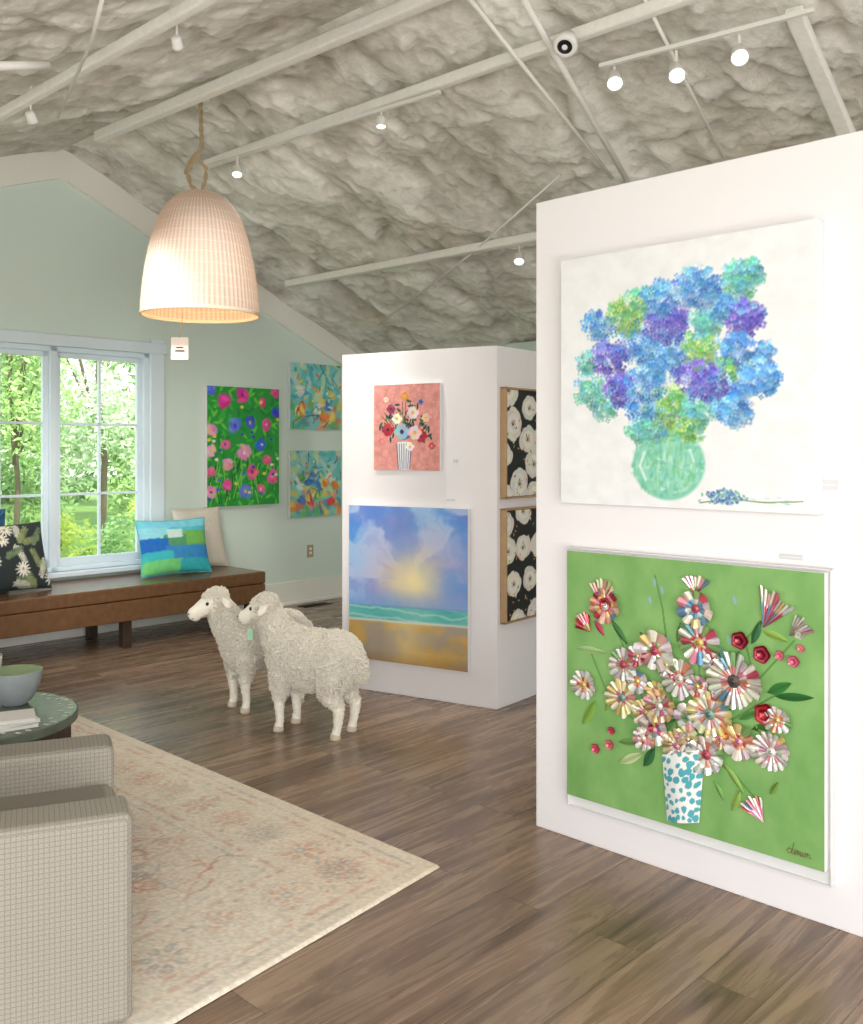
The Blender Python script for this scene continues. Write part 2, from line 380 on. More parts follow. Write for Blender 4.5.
# window
wn=bpy.data.objects.new('window_1',None); COL.objects.link(wn); wn.matrix_world=RM; wn['kind']='structure'
b=MB(); cw=.12
b.box(W0-cw,W0+.01,UW-.03,UW,WZ0-.03,WZ1+cw); b.box(W1-.01,W1+cw,UW-.03,UW,WZ0-.03,WZ1+cw); b.box(W0-cw-.02,W1+cw+.02,UW-.04,UW,WZ1,WZ1+cw-.03)
b.build('window_casing',M['winwhite'],wn,bevel=.005)
MB().box(W0-cw-.03,W1+cw+.03,UW-.08,UW+.1,WZ0-.035,WZ0).build('window_sill',M['winwhite'],wn,bevel=.005)
b=MB(); mid=(W0+W1)/2
b.box(W0,W0+.05,UW+.01,UW+.14,WZ0,WZ1); b.box(W1-.05,W1,UW+.01,UW+.14,WZ0,WZ1); b.box(W0,W1,UW+.01,UW+.14,WZ1-.04,WZ1); b.box(W0,W1,UW+.01,UW+.14,WZ0,WZ0+.04); b.box(mid-.03,mid+.03,UW+.01,UW+.14,WZ0,WZ1)
b.build('window_frame',M['winwhite'],wn,bevel=.004)
for (a0,a1) in ((W0+.05,mid-.03),(mid+.03,W1-.05)):
    b=MB(); s=.04; z0,z1=WZ0+.04,WZ1-.04
    b.box(a0,a0+s,UW+.05,UW+.09,z0,z1); b.box(a1-s,a1,UW+.05,UW+.09,z0,z1); b.box(a0,a1,UW+.05,UW+.09,z0,z0+s+.02); b.box(a0,a1,UW+.05,UW+.09,z1-s,z1)
    m=(a0+a1)/2; b.box(m-.01,m+.01,UW+.055,UW+.085,z0,z1)
    for k in (1,2):
        zz=z0+(z1-z0)*k/3; b.box(a0,a1,UW+.055,UW+.085,zz-.01,zz+.01)
    sh=b.build('sash',M['winwhite'],wn,bevel=.003)
    MB().box(a0+s,a1-s,UW+.069,UW+.072,z0+s,z1-s).build('pane',M['glass'],sh)
# partitions
PR=Plane((.41,3.73),(.723,-.690)); 
PA=Vector((-.559,5.93,0)); PB=Vector((.371,5.39,0))
PM=Plane(PA,(PB-PA)); PS=Plane(PB,(.62,.785)); PW=Plane(U*UW,V)
o=MB().box(0,1.95,0,2.446,-.26,0).build('wall_display_right',M['white'],mat4=PR.M(0,0),bevel=.004); struct(o)
sd=Vector((.62,.785,0)).normalized()*.95
q=[PA,PB,PB+sd,PA+sd]
vs=[(p.x,p.y,0) for p in q]+[(p.x,p.y,2.068) for p in q]
struct(MB().add(vs,[(3,2,1,0),(4,5,6,7),(0,1,5,4),(1,2,6,5),(2,3,7,6),(3,0,4,7)]).build('wall_display_middle',M['white'],bevel=.004))
# ---------------------------------------------------------------- beams and conduits
n=3
def beam(p,q,w,h,off):
    global n
    A=ceil_hit(*p,off); B=ceil_hit(*q,off); d=(B-A).normalized(); x=d; y=Vector((0,0,1)).cross(x).normalized(); z=x.cross(y)
    L=(B-A).length
    o=MB().box(0,L,-w/2,w/2,-h/2,h/2).build('trim_%d'%n,M['beam'],mat4=frame(A,x,y,z),bevel=.012); struct(o); n+=1
beam((-5,118),(225,-12),.05,.05,.09)
beam((98,137),(455,-12),.07,.07,.08)
beam((205,165),(700,-8),.06,.06,.10)
beam((288,284),(540,236),.08,.06,.07)
beam((793,10),(862,170),.08,.05,.07)
def pipe(pts,r,label,off=.14):
    P=[ceil_hit(a,b_,off) for a,b_ in pts]
    c=sum(P,Vector())/len(P)
    o=MB().tube([p-c for p in P],r,8).build('conduit_pipe',M['pipe'],mat4=Matrix.Translation(c),smooth=True)
    tag(o,label,'pipe','painted conduits under the ceiling')
pipe([(463,-10),(612,178)],.011,'straight white conduit crossing the foam ceiling, left one of the crossing pair',.15)
pipe([(518,-10),(628,182)],.016,'thicker white conduit down the ceiling slope beside the round speaker',.15)
pipe([(-5,66),(48,65)],.018,'short horizontal white conduit at the upper left ceiling')
pipe([(58,118),(92,40),(104,-8)],.007,'thin drooping cable conduit between the two left ceiling beams',.15)
pipe([(640,-10),(724,158)],.009,'thin conduit running down behind the three bright track lamps',.09)
pipe([(378,325),(470,255),(560,175)],.007,'thin conduit crossing the ceiling above the middle partition',.09)
def rail(p,q,off,label):
    A=ceil_hit(*p,off); B=ceil_hit(*q,off); d=(B-A).normalized(); y=Vector((0,0,1)).cross(d).normalized()
    o=MB().box(0,(B-A).length,-.011,.011,-.009,.009).build('track_rail',M['lampwhite'],mat4=frame(A,d,y,d.cross(y))); tag(o,label,'track rail','track rails'); return A,B
R1=rail((600,66),(815,10),.22,'thin white track rail carrying three bright lamps at upper right')
R2=rail((205,164),(440,92),.22,'thin white track rail above and right of the wicker pendant')
def tracklamp(px,py,aim,label,power,off=.34,sc=1.0,rl=None):
    if rl:
        A,B=rl
        best=min((A.lerp(B,i/400) for i in range(401)),key=lambda p:abs(CX+F*p.x/p.y-px)); p=Vector((best.x,best.y,CH+(HY-py)*best.y/F)); zt=best.z-.010
    else:
        p=ceil_hit(px,py,off); zt=roof(p.x*V.x+p.y*V.y)-.03
    root=thing('track_lamp',label,'spotlight',Matrix.Translation(p),'track spotlights on the ceiling')
    d=(Vector(aim)-p).normalized(); q=d.to_track_quat('Z','Y').to_matrix().to_4x4()@Matrix.Scale(sc,4)
    b=MB().lathe([(.0,-.10),(.03,-.10),(.042,-.085),(.046,-.02),(.05,0),(.044,0),(.04,-.012)],20)
    b.build('lamp_head',M['lampwhite'],root,mat4=q,smooth=True)
    MB().lathe([(.0,-.011),(.04,-.011)],20).build('lamp_glass',M['glow'],root,mat4=q)
    k=-d*.06*sc
    if zt-p.z>.01: MB().tube([k,Vector((k.x,k.y,zt-p.z))],.007*sc+.001,8).build('stem',M['lampwhite'],root)
    l=bpy.data.lights.new('spot','SPOT'); l.energy=power; l.spot_size=math.radians(62); l.spot_blend=.7; l.color=(1,.97,.92); l.shadow_soft_size=.05
    lo=bpy.data.objects.new('spot_light',l); COL.objects.link(lo); lo.parent=root; lo.matrix_local=Matrix.Translation(d*.03)@d.to_track_quat('-Z','Y').to_matrix().to_4x4()
tracklamp(615,84,(0.7,2.9,1.1),'bright white track lamp, leftmost of the three above the large panel',42,sc=.8,rl=R1)
tracklamp(677,76,(0.9,2.5,.9),'bright white track lamp, middle of the three above the large panel',36,sc=.8,rl=R1)
tracklamp(740,58,(.9,1.9,.7),'bright white track lamp, rightmost of the three above the large panel',30,sc=.8,rl=R1)
tracklamp(381,127,(-.3,5.2,.7),'small track lamp near the centre of the foam ceiling',60,sc=.6,rl=R2)
tracklamp(237,175,(-1.2,5.0,.4),'track lamp just right of the wicker pendant rope',70,sc=.7,rl=R2)
tracklamp(519,262,(.45,5.5,1),'track lamp low over the middle partition by the sloping beam',10,.2,sc=.75)
tracklamp(33,122,(-1.9,6.6,1.4),'track lamp at far left above the gable wall',130,.20,sc=.55)
tracklamp(178,48,(-1.2,6.8,1.3),'track lamp hanging between the left beams above the pendant',130,.18,sc=.5)
p=ceil_hit(565,46,.24); nn=(Vector((0,0,CH))-p).normalized()*.6-Vector((V.x*SR,V.y*SR,1)).normalized()
rt=thing('ceiling_speaker','round black and white speaker set in the foam ceiling','speaker',Matrix.Translation(p)@nn.to_track_quat('Z','Y').to_matrix().to_4x4())
MB().lathe([(0,-.08),(.04,-.08),(.060,0),(.05,.012),(.036,.008)],28).build('ring',M['lampwhite'],rt,smooth=True)
MB().lathe([(0,.002),(.018,.004),(.018,.012),(.038,.007)],28).build('cone',M['black'],rt,smooth=True)
MB().lathe([(0,.014),(.014,.012)],20).build('dust_cap',M['lampwhite'],rt,smooth=True)
# ---------------------------------------------------------------- pendant
PX,PY=-1.46,6.0
rt=thing('pendant_lamp','large bell-shaped woven wicker pendant lamp hanging from a jute rope','lamp',Matrix.Translation((PX,PY,2.325)))
k=5.72/950; prof0=[(319,60.5),(312,60.5),(300,59.5),(285,58),(268,55.5),(250,52),(235,48),(222,43.5),(212,38.5),(204,33),(198,27),(193,20),(190,13)]
ys=[p[0] for p in prof0][::-1]; rs=[p[1] for p in prof0][::-1]
NP=160; prof=[]
for i in range(NP):
    yy=319-(319-190)*i/(NP-1); prof.append((float(np.interp(yy,ys,rs))*k,(319-yy)*k))
nn_=504
wq=lambda j,kk:.5*math.cos(kk*2*math.pi/7)+.45*math.cos(kk*2*math.pi/7+(j%2)*math.pi)+(.3 if j%14<2 else 0)
b=MB().lathe(prof,nn_,rmod=lambda j,kk,r:.004*wq(j,kk),cfun=lambda j,kk:np.clip(C8(236,222,210)*(.88+.14*wq(j,kk)-(.10 if j%2 else 0)),0,1)); b.build('lamp_shade',M['wicker'],rt,smooth=True)  # weave hollows coloured darker, standing in for shade between the strands
b=MB(); rr0=prof[0][0]
for zz in (0,.010): b.tube([(rr0*math.cos(t*math.pi/36),rr0*math.sin(t*math.pi/36),zz) for t in range(73)],.007,6,col=C8(236,220,200))
b.build('rim',M['wicker'],rt,smooth=True)
MB().ell((0,0,.30),(.05,.05,.06)).build('bulb',M['bulb'],rt,smooth=True)
MB().tube([(0,0,.35),(0,0,.77)],.02,10).build('socket',M['lampwhite'],rt)
l=bpy.data.lights.new('bulb','POINT'); l.energy=6.5; l.color=(1,.56,.25); l.shadow_soft_size=.06
lo=bpy.data.objects.new('bulb_light',l); COL.objects.link(lo); lo.parent=rt; lo.location=(0,0,.16)
b=MB(); tz=3.69-2.325
def rope(pts,r=.012):
    P=[Vector(p) for p in pts]; out=[[],[]]
    for i in range(len(P)-1):
        n_=max(3,int((P[i+1]-P[i]).length/.012))
        for q in range(n_):
            p=P[i].lerp(P[i+1],q/n_); a=(len(out[0]))*.7
            out[0].append(p+Vector((r*.6*math.cos(a),r*.6*math.sin(a),0))); out[1].append(p-Vector((r*.6*math.cos(a),r*.6*math.sin(a),0)))
    for o_ in out: b.tube(o_,r*.75,6)
rope([(0,0,.765),(-.06,0,.82),(-.08,0,.90),(-.035,0,.99),(.01,0,1.05),(.0,0,tz)])
rope([(0,0,.765),(.03,.01,.85),(.035,.01,.93),(-.03,0,1.02),(-.065,0,.97),(-.10,.0,.88)],.010)
b.build('rope',M['jute'],rt,smooth=True)
MB().lathe([(0,tz-.02),(.05,tz-.02),(.06,tz-.005),(.06,tz+.02),(0,tz+.02)],24).build('ceiling_rose',M['lampwhite'],rt,smooth=True)
tg=thing('price_tag','white paper price tag hanging on a string below the wicker pendant','tag',Matrix.Translation((PX-.13,PY,2.045)))
MB().box(-.055,.055,-.001,.001,0,.14).build('card',M['paper'],tg)
MB().tube([(0,0,.135),(.02,0,.285)],.003,5).build('string',M['jute'],tg)
MB().box(-.03,.03,-.0025,-.001,.05,.058).box(-.022,.022,-.0025,-.001,.072,.079).build('print_line',M['darkwood'],tg)
# ---------------------------------------------------------------- bench and cushions
BV0,BV1,BU0=.9,4.78,6.47
rt=thing('window_bench','long glossy brown leather topped bench below the window','bench',RT(BV0,BU0,0))
Lb=BV1-BV0; D=UW-.04-BU0
MB().box(0,Lb,0,D,.36,.46).build('seat',M['leather'],rt,bevel=.014,seg=3)
MB().box(.002,Lb-.002,.003,D-.003,.205,.358).build('apron',M['leather'],rt,bevel=.008)
for x in (.05,1.4,2.62,3.74):
    for yy in (.05,D-.13): MB().box(x,x+.07,yy,yy+.07,0,.22).build('leg',M['darkwood'],rt,bevel=.005)
def cushion(label,v,u,w,h,T,tilt,yaw,fn,back,roll=0,res=130):
    P=Paint(w,h,res,back); fn(P)
    a=np.linspace(-1,1,P.W)[None,:]; c=np.linspace(-1,1,P.H)[:,None]
    X=a*w/2*(1-.07*(1-c**2))+0*c; Y=h/2+c*h/2*(1-.07*(1-a**2))
    Z=T*((1-a**2).clip(0)**.45)*((1-c**2).clip(0)**.45)
    Z=Z+.006*(vnoise(P.H,P.W,5,5)-.5)*(Z/T)
    m=RT(v,u,.468)@Matrix.Rotation(yaw,4,'Z')@frame(Vector(),Vector((1,0,0)),Vector((0,0,1)),Vector((0,-1,0)))@Matrix.Rotation(-tilt,4,'X')@Matrix.Rotation(roll,4,'Z')
    rt=thing('throw_cushion',label,'cushion',m,'cushions on the window bench')
    gridmesh('cover',[(np.stack([X+0*Z,Y+0*Z,Z],-1),P.a),(np.stack([X+0*Z,Y+0*Z,-Z],-1)[:,::-1],np.zeros_like(P.a)+C8(*back))],M['fabricprint'],rt)
    pts=[]
    for i in range(40):
        t=i/10
        if t<1: aa,cc=-1+2*t,-1
        elif t<2: aa,cc=1,-1+2*(t-1)
        elif t<3: aa,cc=1-2*(t-2),1
        else: aa,cc=-1,1-2*(t-3)
        pts.append((aa*w/2*(1-.07*(1-cc**2)),h/2+cc*h/2*(1-.07*(1-aa**2)),0))
    MB().tube(pts+[pts[0]],.005,6,col=C8(*back)).build('piping',M['fabricprint'],rt,smooth=True)
def c_abs(P):
    w,h=P.w,P.h
    def blk(x0,x1,y0,y1,c,n=14):
        for i in range(n):
            for j in range(max(2,int(n*(y1-y0)/(x1-x0)))):
                x=x0+(x1-x0)*(i+.5)/n; y=y0+(y1-y0)*(j+.5)/max(2,int(n*(y1-y0)/(x1-x0)))
                P.dab(x*w+random.uniform(-.004,.004),y*h+random.uniform(-.004,.004),(x1-x0)*w/n*1.5,(x1-x0)*w/n*.9,random.uniform(-.2,.2),jit(c,9),.9,.3)
    P.a[:]=C8(120,208,226)
    blk(0,1,.8,1,(128,214,232)); blk(.0,.4,.62,.82,(150,222,236)); blk(.42,1,.62,.82,(88,196,214))
    blk(.55,.95,.46,.74,(118,192,96),12); blk(.32,.62,.44,.68,(86,158,112),10); blk(.38,.58,.64,.78,(206,232,226),10)
    blk(0,.34,.36,.62,(36,112,200),10); blk(.34,1,.24,.46,(58,142,206),14); blk(0,.4,.2,.38,(64,190,200),10)
    blk(0,.55,.02,.22,(118,212,132),12); blk(.55,1,.02,.22,(54,180,190),12)
cushion('turquoise, green and blue abstract painted cushion on the bench',4.12,6.76,.60,.46,.09,.30,-.12,c_abs,(95,190,200))
def c_cream(P):
    P.a*= (1-.06*vnoise(P.H,P.W,60,60))[...,None]
cushion('plain cream cushion leaning on the wall behind the abstract cushion',4.52,6.98,.5,.52,.07,.24,.1,c_cream,(228,220,206))
def c_bot(P):
    w,h=P.w,P.h
    for i in range(20):
        x,y=random.random()*w,random.random()*h; a=random.random()*6.28; c=random.choice([(206,208,190),(140,152,104),(112,132,100),(226,224,210)])
        P.line([(x,y),(x+.15*math.cos(a),y+.15*math.sin(a))],.003,c,1,px=False)
        for q in range(8):
            L=q*.019; 
            for s in (-1,1): P.dab(x+L*math.cos(a)+s*.014*math.cos(a+1.2),y+L*math.sin(a)+s*.014*math.sin(a+1.2),.026*(1-q*.05),.008,a+s*.9,c,1,.3)
    for i in range(5):
        x,y=random.random()*w,random.random()*h
        for q in range(12):
            a=q*.52; P.dab(x+.034*math.cos(a),y+.034*math.sin(a),.032,.0075,a,(240,238,228),1,.3)
        P.dab(x,y,.013,.013,0,(190,160,80))
cushion('black cushion printed with white flowers and olive leaves on bench',2.83,6.76,.54,.50,.1,.32,.1,c_bot,(46,54,56))
def c_blue(P):
    for i in range(60): P.dab(random.random()*P.w,random.random()*P.h,.05,.016,random.random()*3,random.choice([(50,90,130),(200,215,220),(30,60,100),(110,160,180)]),1,.3)
cushion('blue and white patterned cushion behind the black floral cushion',2.62,7.00,.5,.58,.06,.16,-.1,c_blue,(60,105,140))
# ---------------------------------------------------------------- rug
C1=Vector((-1.94,5.246)); da=Vector((.722,-.692)); db=Vector((-.604,-.797)); RL,RW=2.73,3.0
P=Paint(RL,RW,120,(230,219,202))
H,W=P.H,P.W
cA=[(210,144,122),(208,164,146),(168,172,170),(216,170,148),(162,158,152),(206,154,134),(192,178,162)]
def rosette(x,y,r,a=.6):
    c=random.choice(cA); nP=random.choice([7,8,10]); p0=random.random()
    for i in range(nP):
        t=p0+i*2*math.pi/nP; P.dab(x+r*.62*math.cos(t),y+r*.62*math.sin(t),r*.34,r*.20,t,c,a,.3); P.dab(x+r*.66*math.cos(t),y+r*.66*math.sin(t),r*.2,r*.09,t,(233,223,208),a,.3)
    c2=random.choice(cA)
    for i in range(36):
        t=i*2*math.pi/36; q=r*(1+.10*math.cos(nP*t)); P.dab(x+q*math.cos(t),y+q*math.sin(t),r*.08,r*.08,0,c2,a*.7,.5)
    P.dab(x,y,r*.28,r*.28,0,random.choice(cA),a,.2); P.dab(x,y,r*.14,r*.14,0,(233,223,208),a+.2,.2)
def wob(x0,y0,x1,y1,wd,c,a):
    L=math.hypot(x1-x0,y1-y0); n_=int(L/.02)
    for i in range(n_): 
        if random.random()<.72: t=i/n_; P.dab(x0+(x1-x0)*t+random.uniform(-.004,.004),y0+(y1-y0)*t+random.uniform(-.004,.004),.018,wd,math.atan2(y1-y0,x1-x0),c,a,.6)
for off,wd,c in ((.07,.012,(176,170,162)),(.12,.014,(206,158,138)),(.42,.014,(206,158,138)),(.47,.009,(168,168,164))):
    o_=off; cs_=[(o_,o_),(RL-o_,o_),(RL-o_,RW-o_),(o_,RW-o_),(o_,o_)]
    for i in range(4): wob(*cs_[i],*cs_[i+1],wd,c,.5)
for i in range(11):
    for (x,y) in ((.27,.27+i*(RW-.54)/10),(RL-.27,.27+i*(RW-.54)/10),(.27+i*(RL-.54)/10,.27),(.27+i*(RL-.54)/10,RW-.27)): rosette(x,y,.088,.6)
pl_=[]
for i in range(400):
    x,y=random.uniform(.58,RL-.58),random.uniform(.58,RW-.58); r=random.uniform(.06,.13)
    if any(math.hypot(x-a,y-b_)<(r+c_)*.95 for a,b_,c_ in pl_): continue
    pl_.append((x,y,r)); rosette(x,y,r,.6)
for i in range(520):
    x,y=random.uniform(.5,RL-.5),random.uniform(.5,RW-.5); a=random.random()*6.28; pts=[(x,y)]; c=random.choice(cA)
    for q in range(4): a+=random.uniform(-.9,.9); x+=.035*math.cos(a); y+=.035*math.sin(a); pts.append((x,y))
    P.line(pts,.005,c,.5,px=False); P.dab(x,y,.018,.009,a,c,.6,.3); P.dab(pts[2][0],pts[2][1],.016,.008,a+1,c,.6,.3)
for i in range(500):
    x,y=(random.uniform(.13,.41) if random.random()<.5 else random.uniform(RL-.41,RL-.13)),random.uniform(.1,RW-.1)
    if random.random()<.5: x,y=random.uniform(.1,RL-.1),(random.uniform(.13,.41) if random.random()<.5 else random.uniform(RW-.41,RW-.13))
    P.dab(x,y,.016,.008,random.random()*3,random.choice(cA),.5,.3)
wear=fbm(H,W,26,24,5); base=C8(236,227,211)
P.a=mix(P.a,np.zeros_like(P.a)+base,np.clip((wear-.44)*3.0,.03,.7))
pk=fbm(H,W,5,5,3); P.a=mix(P.a,P.a*C8(252,238,228),np.clip((pk-.45)*3,0,1)*.5)
P.a*= (1-.12*(rng.random((H,W))[...,None]-.5))
aa=np.linspace(0,RL,W)[None,:]; bb=np.linspace(0,RW,H)[:,None]
X=C1.x+da.x*aa+db.x*bb; Y=C1.y+da.y*aa+db.y*bb
edge=np.minimum(np.minimum(aa,RL-aa),np.minimum(bb,RW-bb))
Z=.002+.009*np.clip(edge/.008,0,1)+.0008*rng.random((H,W))
cen=(C1+da*RL/2+db*RW/2); 
o=gridmesh('area_rug',[(np.stack([X-cen.x,Y-cen.y,Z],-1),P.a)],M['rug'],mat4=Matrix.Translation((cen.x,cen.y,0)),flip=True)
tag(o,'faded cream and pink floral area rug on the plank floor','rug')
RUGZ=.012
# ---------------------------------------------------------------- armchair
fx=Vector((.923,.386,0)).normalized(); fy=Vector((-fx.y,fx.x,0))
o0=Vector((-.756,2.407,RUGZ))
rt=thing('armchair','grey beige grid tweed club armchair with square arms on the rug','armchair',frame(o0,fx,fy,Vector((0,0,1))))
TW=.76; AW=.165
MB().box(-.82,0,0,AW,.012,.545).build('arm',M['tweed'],rt,bevel=.024,seg=4)
MB().box(-.82,0,TW-AW,TW,.012,.545).build('arm',M['tweed'],rt,bevel=.024,seg=4)
MB().box(-.80,-.01,AW,TW-AW,.012,.28).build('base',M['tweed'],rt,bevel=.012)
MB().box(-.66,.0,AW+.003,TW-AW-.003,.282,.44).build('seat_cushion',M['tweed'],rt,bevel=.04,seg=4)
MB().box(-.84,-.64,.02,TW-.02,.30,.78).build('backrest',M['tweed'],rt,bevel=.05,seg=4)
for x in (-.10,-.72):
    for y in (.08,TW-.08): MB().tube([(x,y,0),(x,y,.014)],.02,10).build('glide',M['darkwood'],rt)
# ---------------------------------------------------------------- table with things
TX,TY,TH,TR=-1.685,3.5,.485,.36
rt=thing('drum_table','round grey green drum table with pale inlaid spots behind armchair','table',Matrix.Translation((TX,TY,RUGZ)))
MB().lathe([(0,TH-.035),(TR-.01,TH-.035),(TR,TH-.03),(TR,TH-.004),(TR-.006,TH),(0,TH)],64).build('table_top',M['tabletop'],rt)
MB().lathe([(0,0),(TR-.05,0),(TR-.03,.03),(TR-.03,TH-.035),(0,TH-.035)],48,rmod=lambda j,kk,r:(.006*math.cos(kk*math.pi) if r>.3 else 0)).build('drum',M['darkwood'],rt)
for i in range(54):
    outer=i%3!=2; rr_=(TR-.028) if outer else (TR-.062); t=i*2*math.pi/54; c_,s_=math.cos(t),math.sin(t); cx,cy=rr_*c_,rr_*s_
    w_,h_=(.014,.009) if outer else (.009,.009)
    pts=[(cx+w_*math.cos(q)*c_-h_*math.sin(q)*s_,cy+w_*math.cos(q)*s_+h_*math.sin(q)*c_,TH+.0008) for q in [j*math.pi/6 for j in range(12)]]
    MB().add(pts,[tuple(range(12))]).build('inlay',M['inlay'],rt)
TZ=RUGZ+TH+.001
def bowl(x,y,r,h,outer,label):
    rt=thing('bowl',label,'bowl',Matrix.Translation((x,y,TZ)),'bowls on the drum table')
    pr=[(0,0),(r*.45,0),(r*.5,.008),(r*.78,h*.35),(r*.95,h*.75),(r,h)]
    MB().lathe(pr,48,rmod=lambda j,kk,rr:(.0025*math.cos(kk*math.pi) if 1<j<5 else 0)).build('outer_wall',outer,rt,smooth=True)
    pi=[(r,h),(r-.006,h+.001),(r*.88,h*.72),(r*.7,h*.35),(r*.4,.02),(0,.016)]
    MB().lathe(pi,48).build('inner_glaze',M['bowlgreen'],rt,smooth=True)
bowl(-1.605,3.66,.10,.13,M['bowlgrey'],'ribbed grey ceramic bowl with green inside, front one on table')
bowl(-1.785,3.77,.075,.16,M['inlay'],'taller pale bowl behind the ribbed grey bowl')
for i,(a,lab) in enumerate([(.1,'lowest white booklet in the stack on the drum table'),(.25,'middle white booklet in the stack on the drum table'),(-.05,'topmost white booklet in the stack on the drum table')]):
    m=Matrix.Translation((-1.51,3.36,TZ+i*.0125))@Matrix.Rotation(a+.5,4,'Z')
    rt=thing('booklet',lab,'booklet',m,'booklets on the drum table')
    MB().box(-.10,.10,-.07,.07,0,.002).box(-.10,.10,-.07,.07,.0095,.0115).build('cover',M['paper'],rt)
    MB().box(-.098,.098,-.068,.068,.002,.0095).build('pages',M['inlay'],rt)
# ---------------------------------------------------------------- sheep
def sheep(pos,head,label,yaw,tagged,sl=1.0):
    m=Matrix.Translation((pos[0],pos[1],0))@Matrix.Rotation(math.atan2(head[1],head[0]),4,'Z')
    rt=thing('sheep_figure',label,'sheep',m,'woolly sheep figures')
    b=MB()
    piv=Vector((.27,0,.52)); Rz=Matrix.Rotation(yaw,3,'Z')
    def hp(p): return piv+Rz@(Vector(p)-piv)
    def chain(pts):
        for i in range(len(pts)-1):
            (p,r),(q,s)=pts[i],pts[i+1]; p=Vector(p);q=Vector(q); k_=max(2,int((q-p).length/.012))
            for j in range(k_+1):
                t=j/k_; rr=r+(s-r)*t; b.ell(p.lerp(q,t),(rr,rr,rr),n=12,m=8)
    b.ell((0,0,.375),(.262,.145*sl,.158*sl)); b.ell((.13,0,.388),(.148,.130*sl,.154*sl)); b.ell((-.12,0,.375),(.158,.143*sl,.160*sl))
    chain([((.18,0,.43),.110),((.245,0,.51),.086),((.285,0,.575),.070),(hp((.315,0,.615)),.065)])
    chain([(hp((.33,0,.626)),.060),(hp((.37,0,.605)),.050),(hp((.41,0,.583)),.041),(hp((.436,0,.570)),.037)])
    b.ell(hp((.305,0,.665)),(.056,.052,.038)); b.ell(hp((.428,0,.548)),(.030,.027,.021))
    for s in (-1,1):
        b.ell(hp((.34,s*.034,.612)),(.044,.028,.034))
        b.ell(hp((.282,s*.092,.630)),(.024,.054,.012),rot=Rz@Matrix.Rotation(s*-.5,3,'X'))
        chain([((.16,s*.07,.30),.066),((.165,s*.078,.235),.044),((.172,s*.080,.15),.028),((.165,s*.080,.06),.021),((.172,s*.082,.028),.025)])
        chain([((-.15,s*.072,.31),.080),((-.13,s*.080,.235),.053),((-.195,s*.082,.155),.030),((-.185,s*.082,.06),.021),((-.175,s*.082,.028),.025)])
    chain([((-.255,0,.43),.032),((-.285,0,.36),.028),((-.285,0,.31),.021)])
    me=bpy.data.meshes.new('t'); me.from_pydata(b.v,[],b.f); t=bpy.data.objects.new('t',me); COL.objects.link(t)
    r=t.modifiers.new('r','REMESH'); r.mode='VOXEL'; r.voxel_size=.006
    sm=t.modifiers.new('s','SMOOTH'); sm.iterations=5; sm.factor=.5
    dg=bpy.context.evaluated_depsgraph_get(); body=bpy.data.meshes.new_from_object(t.evaluated_get(dg)); bpy.data.objects.remove(t)
    def woolly(p):
        q=piv+Rz.inverted()@(p-piv)
        if q.z>.50 and q.x>.380: return .05
        if q.z>.50 and q.x>.345 and q.z<.652: return .25
        if abs(q.y)>.070 and q.z>.57: return .15
        if p.z<.045: return .05
        if p.z<.17: return .22
        if p.z<.22: return .6
        return 1
    co=[v.co.copy() for v in body.vertices]; nr=[v.normal.copy() for v in body.vertices]
    for v,p,nn in zip(body.vertices,co,nr):
        k_=woolly(p); d=noise.voronoi(p*55)[0][0]
        q=p+nn*(k_*.009*(.5-d)+k_*.004*noise.noise(p*13))
        if q.z<0: q.z=0
        v.co=q
    link('body',body,M['wool'],rt,smooth=True)
    R=random.Random(5); fb=MB(); polys=[(p,woolly(p.center)) for p in body.polygons]
    for _ in range(17000):
        p,wk=R.choice(polys)
        if R.random()>wk+.10: continue
        c=Vector(p.center); nn=Vector(p.normal)
        if c.z<.03: continue
        t_=nn.cross(Vector((R.uniform(-1,1),R.uniform(-1,1),R.uniform(-1,1)))).normalized(); bb_=nn.cross(t_)
        rr=R.uniform(.0045,.0078)*(.35+.65*wk); h_=R.uniform(.005,.015)*wk; sg_=R.choice((-1,1)); pts=[]
        for q in range(9):
            a=q*.9; g=rr*(1-.07*q); pts.append(c+nn*(h_*min(1,q/4.0))+Vector((0,0,-.0006*q*wk))+t_*g*math.sin(a)*sg_+bb_*g*(1-math.cos(a)))
        w_=.0028*(.5+.5*wk); fb.tube(pts,[w_]*6+[w_*.9,w_*.7,w_*.4],3,cap=False)
    f=fb.build('fleece',M['wool'],rt,smooth=True); f['kind']='stuff'
    for s in (-1,1):
        MB().ell(hp((.375,s*.047,.624)),(.010,.008,.010)).build('eye',M['eye'],rt,smooth=True)
        MB().ell(hp((.470,s*.013,.572)),(.006,.004,.004)).build('nostril',M['eye'],rt,smooth=True)
    MB().tube([hp((.448,-.026,.545)),hp((.464,0,.549)),hp((.448,.026,.545))],.0022,6).build('mouth',M['darkwood'],rt)
    for s in (-1,1):
        for x in (.175,-.172):
            MB().lathe([(0,0),(.027,0),(.029,.008),(.025,.030),(0,.032)],16,c=(x,s*.082)).build('hoof',M['hoof'],rt,smooth=True)
    if tagged:
        p=Vector((.335,.112,.50))
        MB().box(p.x-.018,p.x+.018,p.y-.002,p.y+.002,p.z-.03,p.z+.03).build('neck_tag',M['minttag'],rt)
        MB().tube([p+Vector((0,0,.03)),(.29,.055,.60)],.002,5).build('tag_string',M['jute'],rt)
sheep((-.61,4.985),(-.90,.43),'cream curly sheep figure standing in front, nearest the camera',.15,True)
sheep((-.955,5.50),(-.80,-.60),'cream curly sheep figure behind, its head furthest left',-.1,False)
